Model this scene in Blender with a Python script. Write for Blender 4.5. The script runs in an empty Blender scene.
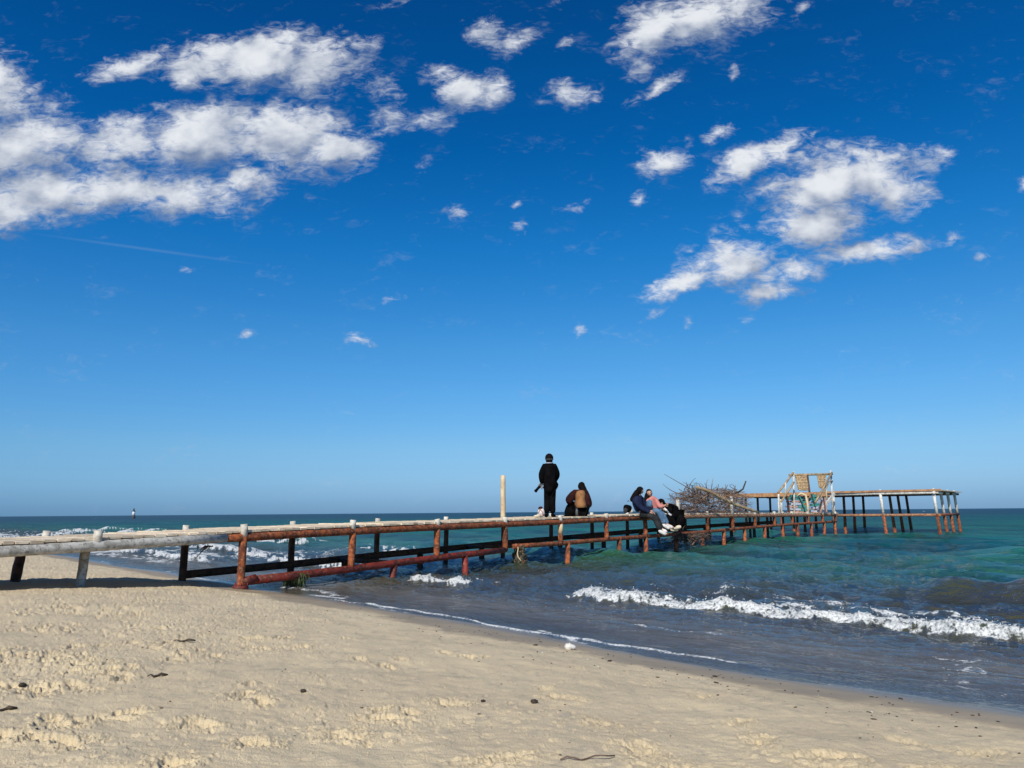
import bpy, math, random
import numpy as np
from mathutils import Vector, Matrix
random.seed(7); rng = np.random.RandomState(11)
R = math.radians
scene = bpy.context.scene
C = scene.collection

# ------------------------------------------------------------------ camera
EYE = 1.27; F = 770.0; PITCH = math.atan(128.3/F); ROLL = R(-0.47)
cam = bpy.data.objects.new('camera', bpy.data.cameras.new('camera')); C.objects.link(cam)
cam.data.sensor_width = 36; cam.data.lens = F/1024*36
cam.data.clip_start = 0.05; cam.data.clip_end = 60000
MR = Matrix.Rotation(math.pi/2+PITCH, 3, 'X') @ Matrix.Rotation(ROLL, 3, 'Z')
cam.matrix_world = Matrix.Translation((0, 0, EYE)) @ MR.to_4x4()
scene.camera = cam
def ray(px, py): return MR @ Vector(((px-512)/F, -(py-384)/F, -1))
def P(px, py, Y):                                     # world point at distance Y (world +Y) seen there
    d = ray(px, py); return Vector((0, 0, EYE)) + d*(Y/d.y)
def G(px, py, z=0.0):
    d = ray(px, py); return Vector((0, 0, EYE)) + d*((z-EYE)/d.z)

# ------------------------------------------------------------------ noise
_p = rng.permutation(256); _p = np.concatenate([_p, _p, _p[:4]])
_a = rng.rand(256)*2*np.pi; _gx = np.cos(_a); _gy = np.sin(_a)
def perlin(x, y):
    xi = np.floor(x); yi = np.floor(y); xf = x-xi; yf = y-yi
    xi = xi.astype(np.int64) & 255; yi = yi.astype(np.int64) & 255
    u = xf*xf*xf*(xf*(xf*6-15)+10); v = yf*yf*yf*(yf*(yf*6-15)+10)
    def g(ix, iy, dx, dy):
        h = _p[_p[ix & 255]+(iy & 255)]; return _gx[h]*dx+_gy[h]*dy
    a = g(xi, yi, xf, yf); b = g(xi+1, yi, xf-1, yf); c = g(xi, yi+1, xf, yf-1); d = g(xi+1, yi+1, xf-1, yf-1)
    return (a+(b-a)*u+((c+(d-c)*u)-(a+(b-a)*u))*v)*1.5
def fbm(x, y, o=4, gain=.5):
    s = 0; a = 1; f = 1
    for i in range(o):
        s = s+a*perlin(x*f+i*17.3, y*f-i*9.1); a *= gain; f *= 2.03
    return s
def worley(x, y, seed=0):
    xi = np.floor(x).astype(np.int64); yi = np.floor(y).astype(np.int64); best = np.full(x.shape, 9.0); cid = np.zeros(x.shape)
    for dx in (-1, 0, 1):
        for dy in (-1, 0, 1):
            cx = xi+dx; cy = yi+dy
            h = _p[_p[(cx+seed) & 255]+(cy & 255)]; h2 = _p[(h+57) & 255]
            d = np.hypot(x-cx-h/256., y-cy-h2/256.)
            m = d < best; best = np.where(m, d, best); cid = np.where(m, _p[(h+91) & 255]/256., cid)
    return best, cid
def sstep(a, b, x):
    t = np.clip((x-a)/(b-a), 0, 1); return t*t*(3-2*t)

# ------------------------------------------------------------------ mesh helpers
class MB:
    def __init__(s): s.v = []; s.f = []; s.sm = []; s.mi = []; s.col = []
    def add(s, vs, fs, smooth=False, mi=0, col=0.5):
        o = len(s.v); s.v += [tuple(v) for v in vs]; s.col += [col]*len(vs)
        for f in fs: s.f.append([i+o for i in f]); s.sm.append(smooth); s.mi.append(mi)
    def box(s, c, d, rot=None, mi=0, col=.5):
        M = rot if rot is not None else Matrix.Identity(3); c = Vector(c); vs = []
        for x in (-.5, .5):
            for y in (-.5, .5):
                for z in (-.5, .5): vs.append(c+M @ Vector((x*d[0], y*d[1], z*d[2])))
        s.add(vs, [(0,1,3,2),(4,6,7,5),(0,4,5,1),(2,3,7,6),(0,2,6,4),(1,5,7,3)], False, mi, col)
    def beam(s, a, b, w, h, up=(0,0,1), mi=0, col=.5):
        a = Vector(a); b = Vector(b); x = (b-a); L = x.length; x.normalize()
        y = Vector(up).cross(x)
        if y.length < 1e-4: y = Vector((0,1,0)).cross(x)
        y.normalize(); z = x.cross(y)
        s.box((a+b)/2, (L, w, h), Matrix((x, y, z)).transposed(), mi, col)
    def tube(s, pts, rad, n=10, mi=0, col=.5, wob=0):
        pts = [Vector(p) for p in pts]
        if not hasattr(rad, '__len__'): rad = [rad]*len(pts)
        vs = []; up = None
        for i, p in enumerate(pts):
            t = (pts[min(i+1, len(pts)-1)]-pts[max(i-1, 0)]).normalized()
            if up is None: up = Vector((0,0,1)) if abs(t.z) < .9 else Vector((0,1,0))
            x = up.cross(t); x.normalize(); y = t.cross(x); up = y
            for k in range(n):
                a = 2*math.pi*k/n; r = rad[i]*(1+wob*random.uniform(-1, 1))
                vs.append(p+(x*math.cos(a)+y*math.sin(a))*r)
        o = len(s.v); fs = []
        for i in range(len(pts)-1):
            for k in range(n): fs.append((i*n+k, i*n+(k+1) % n, (i+1)*n+(k+1) % n, (i+1)*n+k))
        s.add(vs, fs, True, mi, col)
        for base, flip in ((0, True), ((len(pts)-1)*n, False)):
            f = [o+base+k for k in range(n)]
            if flip: f.reverse()
            s.f.append(f); s.sm.append(False); s.mi.append(mi)
    def ball(s, c, r, seg=12, rings=8, mi=0, col=.5, rot=None, fn=None):
        c = Vector(c); r = (r, r, r) if not hasattr(r, '__len__') else r; vs = []; M = rot if rot is not None else Matrix.Identity(3)
        for i in range(1, rings):
            th = math.pi*i/rings
            for k in range(seg):
                a = 2*math.pi*k/seg; q = Vector((math.sin(th)*math.cos(a), math.sin(th)*math.sin(a), math.cos(th)))
                if fn: q = fn(q)
                vs.append(c+M @ Vector((q.x*r[0], q.y*r[1], q.z*r[2])))
        for q in (Vector((0,0,1)), Vector((0,0,-1))):
            if fn: q = fn(q)
            vs.append(c+M @ Vector((q.x*r[0], q.y*r[1], q.z*r[2])))
        fs = []; T = len(vs)-2
        for i in range(rings-2):
            for k in range(seg): fs.append((i*seg+k, (i+1)*seg+k, (i+1)*seg+(k+1) % seg, i*seg+(k+1) % seg))
        for k in range(seg):
            fs.append((T, k, (k+1) % seg)); fs.append((T+1, (rings-2)*seg+(k+1) % seg, (rings-2)*seg+k))
        s.add(vs, fs, True, mi, col)
    def build(s, name, mats, parent=None, origin=None):
        me = bpy.data.meshes.new(name)
        o = Vector(origin) if origin is not None else Vector((0,0,0))
        me.from_pydata([tuple(Vector(v)-o) for v in s.v], [], s.f)
        if not isinstance(mats, (list, tuple)): mats = [mats]
        for m in mats: me.materials.append(m)
        me.polygons.foreach_set('use_smooth', s.sm); me.polygons.foreach_set('material_index', s.mi)
        at = me.attributes.new('tint', 'FLOAT', 'POINT'); at.data.foreach_set('value', s.col)
        me.update()
        ob = bpy.data.objects.new(name, me); C.objects.link(ob); ob.location = o
        if parent is not None: attach(ob, parent)
        return ob
def attach(ob, parent):
    ob.location = ob.location-wloc(parent); ob.parent = parent
def wloc(o):
    l = o.location.copy()
    while o.parent: o = o.parent; l += o.location
    return l
def empty(name, loc):
    e = bpy.data.objects.new(name, None); C.objects.link(e); e.location = loc; e.empty_display_size = .2; return e
def tag(o, label=None, cat=None, group=None, kind=None):
    if label: o['label'] = label
    if cat: o['category'] = cat
    if group: o['group'] = group
    if kind: o['kind'] = kind
    return o

# ------------------------------------------------------------------ node helpers
class NT:
    def __init__(s, nt): s.nt = nt; s.n = nt.nodes; s.l = nt.links
    def new(s, t, **kw):
        n = s.n.new(t)
        for k, v in kw.items(): setattr(n, k, v)
        return n
    def set(s, sock, v):
        if isinstance(v, bpy.types.NodeSocket): s.l.new(v, sock)
        elif v is not None:
            if hasattr(sock.default_value, '__len__') and not hasattr(v, '__len__'): v = [v]*len(sock.default_value)
            if hasattr(sock.default_value, '__len__') and len(sock.default_value) == 4 and len(v) == 3: v = (*v, 1)
            sock.default_value = v
    def m(s, op, a, b=None, c=None, clamp=False):
        n = s.new('ShaderNodeMath', operation=op); n.use_clamp = clamp
        for i, v in enumerate((a, b, c)):
            if v is not None: s.set(n.inputs[i], v)
        return n.outputs[0]
    def vm(s, op, a, b=None, scale=None):
        n = s.new('ShaderNodeVectorMath', operation=op); s.set(n.inputs[0], a)
        if b is not None: s.set(n.inputs[1], b)
        if scale is not None: s.set(n.inputs['Scale'], scale)
        return n.outputs[0]
    def mix(s, f, a, b, mode='MIX'):
        n = s.new('ShaderNodeMix', data_type='RGBA', blend_type=mode)
        s.set(n.inputs['Factor'], f); s.set(n.inputs['A'], a); s.set(n.inputs['B'], b); return n.outputs['Result']
    def rng(s, v, a, b, c=0, d=1, smooth=True):
        n = s.new('ShaderNodeMapRange'); n.interpolation_type = 'SMOOTHSTEP' if smooth else 'LINEAR'
        for i, x in enumerate((v, a, b, c, d)): s.set(n.inputs[i], x)
        return n.outputs[0]
    def noise(s, vec, scale, detail=4, rough=.55, dist=0, lac=2.0):
        n = s.new('ShaderNodeTexNoise'); s.set(n.inputs['Vector'], vec); n.inputs['Scale'].default_value = scale
        n.inputs['Detail'].default_value = detail; n.inputs['Roughness'].default_value = rough; n.inputs['Distortion'].default_value = dist
        return n.outputs['Fac']
    def map(s, vec, loc=(0,0,0), rot=(0,0,0), scale=(1,1,1), typ='POINT'):
        n = s.new('ShaderNodeMapping', vector_type=typ); s.set(n.inputs[0], vec)
        n.inputs[1].default_value = loc; n.inputs[2].default_value = rot; n.inputs[3].default_value = scale; return n.outputs[0]
    def attr(s, name): return s.new('ShaderNodeAttribute', attribute_name=name).outputs['Fac']
    def bump(s, h, strength, dist, nrm=None):
        n = s.new('ShaderNodeBump'); s.set(n.inputs['Strength'], strength); n.inputs['Distance'].default_value = dist
        s.set(n.inputs['Height'], h)
        if nrm is not None: s.l.new(nrm, n.inputs['Normal'])
        return n.outputs[0]
def mat(name):
    m = bpy.data.materials.new(name); m.use_nodes = True; t = NT(m.node_tree)
    b = t.n['Principled BSDF']; return m, t, b
def simple(name, c1, c2=None, scale=12, rough=.8, bump=.15, bs=60, bd=.01, metal=0, spec=.4, stretch=(1,1,1), lo=.4, hi=.6, c3=None, tint=0):
    m, t, b = mat(name); co = t.map(t.new('ShaderNodeTexCoord').outputs['Object'], scale=stretch)
    n = t.noise(co, scale, 6, .6)
    col = t.mix(t.rng(n, lo, hi), c1, c2 or tuple(x*.6 for x in c1))
    if c3: col = t.mix(t.rng(t.noise(co, scale*2.7, 5, .65), .52, .66), col, c3)
    if tint:
        a = t.attr('tint'); col = t.mix(1.0, col, t.mix(a, (1-tint,)*3, (1+tint*.6,)*3), 'MULTIPLY')
    t.set(b.inputs['Base Color'], col); b.inputs['Roughness'].default_value = rough; b.inputs['Metallic'].default_value = metal
    b.inputs['Specular IOR Level'].default_value = spec
    t.set(b.inputs['Normal'], t.bump(t.noise(co, bs, 5, .6), bump, bd))
    return m

M = {}
M['rust'] = simple('rusted_pipe', (.34,.085,.024), (.11,.032,.015), 9, .85, .9, 45, .012, c3=(.36,.17,.085), tint=.35, lo=.38, hi=.58)
M['rust_red'] = simple('wet_red_rust', (.24,.026,.014), (.075,.013,.008), 8, .6, .9, 40, .012, c3=(.25,.08,.04), tint=.3, lo=.38, hi=.6)
M['grey_log'] = simple('weathered_grey_paint', (.50,.48,.43), (.30,.285,.25), 9, .8, .35, 50, .008, c3=(.19,.17,.14), stretch=(1,1,1), lo=.42, hi=.62)
M['cap'] = simple('bleached_post_top', (.62,.58,.50), (.42,.38,.31), 10, .85, .3, 60, .006)
M['rust_pale'] = simple('dry_orange_brown_rust', (.42,.21,.11), (.20,.085,.045), 9, .85, .8, 45, .01, c3=(.52,.33,.2), tint=.3, lo=.38, hi=.6)
M['white_post'] = simple('flaking_white_paint', (.66,.65,.60), (.48,.45,.39), 5, .7, .3, 40, .006, c3=(.33,.18,.10), lo=.45, hi=.65)
M['plank'] = simple('sun_bleached_plank', (.74,.62,.46), (.58,.46,.32), 5, .85, .4, 40, .006, stretch=(1,1,1), tint=.35)
M['plank_brown'] = simple('brown_plank', (.42,.22,.10), (.27,.14,.07), 5, .85, .3, 40, .006, tint=.3)
M['dark_shaded_wood'] = simple('dark_and_shaded_timber', (.13,.062,.035), (.05,.03,.02), 8, .8, .4, 40, .01)  # dark timber, also painted shade for pier parts behind and under the decks
M['pole'] = simple('peeled_pale_pole', (.66,.52,.33), (.55,.40,.23), 4, .75, .2, 30, .004)
M['twig'] = simple('dry_twig', (.25,.165,.115), (.13,.08,.06), 6, .9, .2, 60, .003, tint=.8)
M['log'] = simple('pale_driftwood_log', (.45,.33,.20), (.28,.19,.11), 5, .85, .4, 30, .01)
M['mussel'] = simple('mussels_and_weed', (.05,.045,.03), (.12,.10,.06), 18, .6, .6, 50, .02)
M['weed'] = simple('green_seaweed', (.05,.075,.02), (.02,.03,.012), 20, .6, .4, 50, .01)
M['drygrass'] = simple('dark_dry_strand', (.07,.05,.03), (.03,.02,.015), 20, .8)
M['mat'] = simple('woven_reed_matting', (.50,.36,.20), (.30,.20,.11), 14, .9, .5, 60, .01, tint=.3)
M['bamboo'] = simple('weathered_bamboo', (.42,.30,.17), (.24,.17,.10), 6, .8, .3, 30, .004)
M['teal'] = simple('teal_painted_board', (.03,.22,.20), (.02,.13,.13), 5, .7, .3, 40, .004, c3=(.2,.3,.28))
M['lav'] = simple('pale_blue_painted_board', (.42,.44,.52), (.30,.31,.38), 5, .7, .3, 40, .004)
M['pink'] = simple('faded_salmon_painted_board', (.50,.30,.24), (.36,.2,.15), 5, .7, .3, 40, .004)
M['black'] = simple('black_cloth', (.007,.0065,.007), (.004,.004,.0045), 6, 1, .3, 25, .01, spec=0)
M['darkblue'] = simple('navy_cloth', (.018,.026,.06), (.01,.014,.035), 6, .95, .3, 25, .01, spec=.06)
M['tan'] = simple('tan_cloth', (.30,.145,.06), (.22,.10,.04), 5, .9, .4, 22, .01, spec=.2)
M['maroon'] = simple('dark_wine_cloth', (.045,.012,.012), (.02,.008,.008), 6, .95, .3, 25, .01, spec=.06)
M['greycloth'] = simple('charcoal_cloth', (.040,.040,.040), (.022,.022,.024), 6, .95, .3, 25, .01, spec=.06)
M['jean'] = simple('faded_denim', (.12,.21,.31), (.06,.12,.20), 7, .9, .3, 40, .005, spec=.2)
M['pinkcloth'] = simple('pink_cloth', (.62,.25,.22), (.48,.18,.16), 6, .95, .3, 25, .01, spec=.06)
M['whitecloth'] = simple('white_cloth', (.72,.70,.66), (.55,.52,.5), 6, .8, .2, 40, .004)
M['cream'] = simple('cream_shoe', (.68,.60,.45), (.5,.43,.32), 8, .7)
M['hair'] = simple('dark_hair', (.007,.0045,.0035), (.004,.003,.0025), 12, .8, .4, 50, .006, spec=.1, stretch=(3,3,.6))
M['hairb'] = simple('brown_hair', (.014,.008,.005), (.007,.004,.003), 12, .8, .4, 50, .006, spec=.1, stretch=(3,3,.6))
M['skin'] = simple('skin', (.50,.29,.20), (.44,.24,.165), 4, .6, .05, 60, .002)
M['lips'] = simple('lips', (.40,.13,.11), (.34,.10,.09), 10, .5)
M['eye'] = simple('dark_eye', (.03,.02,.015), (.02,.01,.01), 10, .3)
M['camgrey'] = simple('camera_grey', (.10,.10,.10), (.05,.05,.05), 20, .5)
M['shell'] = simple('white_shell', (.78,.76,.72), (.62,.58,.52), 20, .6, .3, 60, .003)
M['beacon_white'] = simple('beacon_white_paint', (.75,.75,.74), (.6,.6,.6), 1, .7)
M['beacon_dark'] = simple('beacon_dark_band', (.05,.055,.06), (.03,.03,.03), 1, .7)

# ------------------------------------------------------------------ shore coordinates
def S(x, y): return .755*x+.655*y-5.7
def T(x, y): return -.655*x+.755*y
def beach_base(s):
    return np.where(s < 0, .42*(1-np.exp(np.minimum(s, 0)/2.8)), -5*(1-np.exp(-.085*s/5)))
def grid(rs, thf, thc):
    th = np.concatenate([thc[thc < thf[0]], thf, thc[thc > thf[-1]]])
    rr, tt = np.meshgrid(rs, th, indexing='ij')
    return rr*np.sin(tt), rr*np.cos(tt), rr, tt
def sheet(name, X, Y, Z, keep, mt, attrs):
    nr, nt = X.shape
    me = bpy.data.meshes.new(name)
    idx = np.arange(nr*nt).reshape(nr, nt)
    a = idx[:-1, :-1]; b = idx[1:, :-1]; c = idx[1:, 1:]; d = idx[:-1, 1:]
    kv = keep.ravel()
    q = np.stack([a, d, c, b], -1).reshape(-1, 4)
    q = q[kv[q].any(axis=1)]
    q2 = np.stack([idx[:-1, -1], idx[:-1, 0], idx[1:, 0], idx[1:, -1]], -1)   # close the ring behind the viewer
    q2 = q2[kv[q2].any(axis=1)]; q = np.concatenate([q, q2])
    used = np.zeros(nr*nt, bool); used[q] = True
    rem = np.cumsum(used)-1; q = rem[q]
    co = np.stack([X.ravel()[used], Y.ravel()[used], Z.ravel()[used]], -1)
    me.vertices.add(len(co)); me.vertices.foreach_set('co', co.ravel().astype(np.float32))
    me.loops.add(q.size); me.loops.foreach_set('vertex_index', q.ravel().astype(np.int32))
    me.polygons.add(len(q)); me.polygons.foreach_set('loop_start', np.arange(0, q.size, 4, dtype=np.int32))
    me.update(calc_edges=True)
    me.polygons.foreach_set('use_smooth', np.ones(len(q), bool))
    for k, v in attrs.items():
        at = me.attributes.new(k, 'FLOAT', 'POINT'); at.data.foreach_set('value', v.ravel()[used].astype(np.float32))
    me.materials.append(mt); me.update()
    o = bpy.data.objects.new(name, me); C.objects.link(o); o['kind'] = 'structure'; return o

# ------------------------------------------------------------------ beach
def footprint_list():
    L = []
    r2 = np.random.RandomState(5)
    for px, py, n, sp in ((75,606,26,46), (30,618,18,34), (25,655,22,40), (70,660,12,30), (40,690,16,34), (60,722,14,30), (110,672,12,34), (190,648,8,40), (150,640,14,50),
                          (200,722,5,9), (250,740,5,10), (345,725,5,12), (175,765,5,12), (130,600,18,50), (280,630,10,50), (10,740,8,20), (360,650,5,40),
                          (60,745,8,24), (120,715,6,24), (240,690,5,30), (390,700,4,30), (460,640,4,40)):
        for i in range(n):
            x = px+r2.randn()*sp*.6; y = py+r2.randn()*sp*.14
            g = G(x, max(y, 592), .34); L.append((g.x, g.y, r2.uniform(.035, .085), r2.uniform(0, 3.14), r2.uniform(.010, .022)))
    for px, py, k in ((560,680,.8),(860,755,1.5),(700,672,.7),(500,750,1),(640,735,1),(760,720,1),(820,735,1),(960,742,1),(900,712,.8),(450,690,.8),(545,600+70,.7),(980,716,1), (740,700,.7), (600,706,.8), (690,755,1.2)):
        g = G(px, py, .34); L.append((g.x, g.y, .12*k, r2.uniform(0, 3.14), .010))
    return L
def beach_height(X, Y, fine=True):
    s = S(X, Y); r = np.hypot(X, Y)
    s2 = s+.25*perlin(X*.35+3, Y*.35)
    Z = beach_base(s2)
    dry = sstep(-.55, -1.35, s+.35*perlin(X*.9, Y*.9)+.1*perlin(X*4, Y*4))
    if not fine: return Z, dry, dry*0
    near = sstep(60, 25, r)
    Z = Z+near*dry*(.022*fbm(X*.9, Y*.9, 3)+.008*fbm(X*4, Y*4, 3))
    fresh = np.zeros_like(Z); ACC_P = np.zeros_like(Z); ACC_N = np.zeros_like(Z)
    for gx, gy, rad, a, dep in footprint_list():
        R0 = rad*3
        m = (np.abs(X-gx) < R0) & (np.abs(Y-gy) < R0)
        if not m.any(): continue
        x = X[m]-gx; y = Y[m]-gy
        u = (x*np.cos(a)+y*np.sin(a))/(rad*1.25); v = (-x*np.sin(a)+y*np.cos(a))/(rad*.7)
        d = np.hypot(u, v)*(1+.35*perlin(x*22+gx*9, y*22))
        dz = -dep*2.0*np.exp(-(d/.75)**4)+dep*1.0*np.exp(-((d-1.15)/.32)**2)*(1+.9*perlin(x*30+gx, y*30+gy))
        dz += np.exp(-(d/1.3)**4)*dep*1.1*np.maximum(perlin(x*60+3, y*60), -.3)
        ap = ACC_P[m]; an = ACC_N[m]; ACC_P[m] = np.maximum(ap, dz); ACC_N[m] = np.minimum(an, dz); fresh[m] = np.maximum(fresh[m], np.exp(-(d/1.5)**4)*dry[m])
    # crusty lumps and crumbs
    dens = fbm(X*.55+8, Y*.9+2, 3)*.5+.28+.45*sstep(-.5, -3.5, X)*sstep(1.0, 4.5, Y)-.1
    dens = np.clip(dens-.12+fresh*.95, 0, 1.3)
    lump = np.zeros_like(Z)
    for sc, amp, sd in ((17, .0085, 3), (33, .0078, 31), (62, .0055, 77)):
        wx = X*sc+.5*perlin(X*sc*.7, Y*sc*.7); wy = Y*sc+.5*perlin(X*sc*.7+9, Y*sc*.7+4)
        d, c = worley(wx, wy, sd)
        on = (c < dens*dens*.42+.004)*1.0
        rad = .22+.34*((c*37) % 1)
        bumpv = np.sqrt(np.clip(1-(d/rad)**2, 0, 1))
        lump = np.maximum(lump, on*bumpv*amp*(.5+.9*((c*91) % 1)))
    pit = np.clip(fbm(X*15+5, Y*19, 3)-.40, 0, 1)*dens*.045
    Z = Z+near*dry*(lump*1.0-pit)
    # wind ripples / scrape texture
    Z = Z+near*dry*.0030*fbm(X*12, Y*34, 4)
    Z = Z+(ACC_P*.22+ACC_N*.75)*dry
    # low berm ripples on wet sand
    Z = Z+near*(1-dry)*.003*fbm(X*2.5, Y*2.5, 3)
    return Z, dry, fresh
def o2r(o, h): return h*F/o
ors = np.concatenate([np.geomspace(.04, 18, 60), np.arange(18.6, 285, .66), np.geomspace(287, 1500, 14)])
rs = o2r(ors, .92)
thf = np.linspace(R(-47), R(47), 1750); thc = np.linspace(R(-179), R(180), 90)
X, Y, RR, TT = grid(rs, thf, thc)
Z, dry, fresh = beach_height(X, Y)
s = S(X, Y)
m, t, b = mat('beach_sand')
geo = t.new('ShaderNodeNewGeometry').outputs['Position']
dryA = t.attr('dry'); freA = t.attr('fresh')
n1 = t.noise(geo, 1.4, 6, .6); n2 = t.noise(geo, 9, 6, .65); n3 = t.noise(geo, 130, 3, .7); n4 = t.noise(geo, 420, 2, .6)
drycol = t.mix(t.rng(n1, .35, .65), (.68,.55,.355), (.61,.49,.32))
drycol = t.mix(t.m('MULTIPLY', t.rng(n2, .50, .66), .4), drycol, (.74,.585,.36))
drycol = t.mix(t.m('MULTIPLY', t.rng(n2, .44, .34), .5), drycol, (.38,.325,.25))
drycol = t.mix(t.m('MULTIPLY', freA, .2), drycol, (.66,.52,.29))
drycol = t.mix(t.m('MULTIPLY', t.rng(n3, .56, .72), .6), drycol, (.24,.185,.12))
drycol = t.mix(t.m('MULTIPLY', t.rng(n4, .6, .75), .35), drycol, (.72,.62,.46))
wetcol = t.mix(t.rng(n1, .4, .62), (.38,.295,.185), (.32,.25,.16))
wetcol = t.mix(t.m('MULTIPLY', t.rng(n3, .6, .75), .35), wetcol, (.12,.10,.075))
dd = t.rng(t.m('ADD', dryA, t.m('MULTIPLY', t.m('SUBTRACT', n2, .5), .9)), .25, .75)
vw = t.rng(t.attr('shore'), -.55, .05)       # soaked by the last wave
wetcol = t.mix(vw, wetcol, (.205,.165,.115))
t.set(b.inputs['Base Color'], t.mix(dd, wetcol, drycol))
t.set(b.inputs['Roughness'], t.m('SUBTRACT', t.m('ADD', t.m('MULTIPLY', dd, .35), .55), t.m('MULTIPLY', vw, .33)))
t.set(b.inputs['Specular IOR Level'], t.m('MULTIPLY_ADD', vw, .3, .2))
bb = t.bump(n3, t.m('MULTIPLY_ADD', dd, .8, .1), .008)
bb = t.bump(n2, t.m('MULTIPLY_ADD', dd, .35, .03), .02, bb)
t.set(b.inputs['Normal'], bb)
sheet('beach', X, Y, Z, np.ones(X.shape, bool), m, dict(dry=dry, fresh=fresh, shore=s))
def sand_z(x, y):
    z, _, _ = beach_height(np.array([float(x)]), np.array([float(y)])); return float(z[0])

# ------------------------------------------------------------------ sea
ors = np.concatenate([np.geomspace(.035, 2, 60), np.arange(2.4, 225, .52), np.geomspace(226, 700, 50)])
rs = o2r(ors, EYE)
thf = np.linspace(R(-46), R(46), 1650)
X, Y, RR, TT = grid(rs, thf, thc)
s = S(X, Y); tt = T(X, Y)
sp = np.maximum(np.gradient(RR, axis=0), -np.gradient(RR, axis=0))   # ring spacing: ripples finer than it are left out
def octv(wl): return sstep(wl*.8, wl*.33, sp)
wp = .9*perlin(s*.09, tt*.045)+.35*perlin(s*.3+5, tt*.12)             # bends the crests
off = sstep(2.0, 7.5, s)
H = np.zeros_like(s)
sw = s+1.6*wp
H += off*.055*np.sin(2*np.pi*sw/5.6+1.1*perlin(s*.05, tt*.06+3)*3)*(.7+.9*perlin(tt*.10+3, s*.1))*octv(5.6)
H += off*.20*fbm(s*.33, tt*.13, 2)*octv(4)
H += sstep(1.5, 5, s)*(.12+.07*sstep(6, 16, s))*fbm(s*.80+2, tt*.36, 2)*octv(1.2)
chop = .3+.7*sstep(.6, 3.5, s)
H += chop*.060*(1-2*np.abs(perlin(s*1.9+.6*wp, tt*.85+7)))*octv(.6)
H += chop*.030*(1-2*np.abs(perlin(s*4.1, tt*2.2+3+.7*s)))*octv(.28)
H += chop*.013*fbm(s*8.5+tt*1.3, tt*5.0, 2)*octv(.13)
H += .0032*fbm(s*22, tt*13, 2)*octv(.05)
H *= 1-.97*sstep(120, 420, RR)
foam = np.zeros_like(s)
def env(a, b, w=.6): return sstep(a-w, a+w, tt)*(1-sstep(b-w, b+w, tt))
def breaker(s0, amp, e, wback=.75, wfront=.13, seed=0., fw=1.0, foamy=1.0, wig=.28):
    """a low breaking roller: gentle back, steep rough white front facing the beach"""
    global H, foam
    sc = s0+wig*perlin(tt*.45+seed, seed+.3)+.10*perlin(tt*1.7+seed, 2.)+.6*wig*perlin(tt*.16+seed, 7.1)
    d = s-sc
    a = amp*e*(.8+.5*perlin(tt*.9+seed, 5.))
    prof = np.where(d > 0, np.exp(-(d/wback)**2), np.exp(-(np.abs(d)/wfront)**2.2))
    H += a*prof
    if foamy <= 0: return
    rag = fbm(tt*6+seed, s*6, 4)
    rag2 = fbm(tt*16+seed, s*19, 3)
    thk = .55+.75*np.clip(perlin(tt*1.3+seed, 3.3)+.5, 0, 1)
    front = sstep(-wfront*1.9*fw, -wfront*1.0*fw, d+.09*rag)*(1-sstep(.0, .15, d/thk-.14*rag))*sstep(.12, .5, e)
    lump = np.abs(rag2)*.022+np.maximum(rag, 0)*.020+.010*np.abs(perlin(tt*45, s*50))
    H += front*lump*min(1, amp/.15)*octv(.22)
    foam[:] = np.maximum(foam, foamy*front*(.74+.4*rag2))
    # foam lace left on the back of the wave
    lace = np.clip(1-np.abs(perlin(tt*1.5+seed+.5*rag, s*3.1+seed))*2.6, 0, 1)*sstep(.0, .15, d)*(1-sstep(.8, 2.3, d))*e
    foam[:] = np.maximum(foam, foamy*.95*lace*sstep(-.45, .15, perlin(tt*.9, s*1.2+seed)))
breaker(2.98-.035*(tt-2), .135, env(-6, 8.2, .25), seed=1.)
breaker(2.75, .13, env(10.7, 12.5, .3), seed=4.)
FACE = np.zeros_like(s)
_sc = 6.7+.1*perlin(tt*.45+2., 2.3); FACE = env(-8, 4.9, 1.0)*sstep(-1.1, -.5, s-_sc)*(1-sstep(.05, .3, s-_sc))
breaker(6.7, .44, env(-8, 4.9, 1.0), wback=1.1, wfront=.45, seed=2., foamy=0, wig=.1)
breaker(4.6, .10, env(6.5, 12, 1.5), wback=.8, wfront=.4, seed=9., foamy=0)
breaker(3.1, .16, env(15.5, 20.3, .7), seed=3., wig=.5)
breaker(2.3, .14, env(21.5, 34, 1.2), seed=6., wig=.5)
breaker(4.6, .20, env(23, 31, 1.2), seed=7., wig=.6)
breaker(8.6, .24, env(21.5, 25.5, .6), seed=8., wig=.5)
breaker(10.5, .26, env(33, 41, 1.2), seed=11., wback=1.2, wfront=.3, wig=.6)
breaker(5.0, .24, env(38, 64, 2), seed=12., wback=1.3, wfront=.4, wig=1.4)
breaker(8.4, .30, env(47, 70, 2), seed=13., wback=1.6, wfront=.5, wig=1.6)
breaker(13.5, .30, env(60, 85, 3), seed=14., wback=1.6, wfront=.6, wig=2)
breaker(2.2, .22, env(45, 90, 3), seed=15., wback=1.6, wfront=.5, wig=1.6)
# foam on the wave by the right edge
e = env(-8, 3.2, .4); fl = np.clip(1-np.abs(perlin(tt*2.3+.3, s*2.2))*6, 0, 1)*sstep(6.2, 6.6, s)*(1-sstep(7.0, 7.5, s))
foam = np.maximum(foam, 1.0*fl*e*sstep(-.1, .3, perlin(tt*1.1+2, s)))
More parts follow.
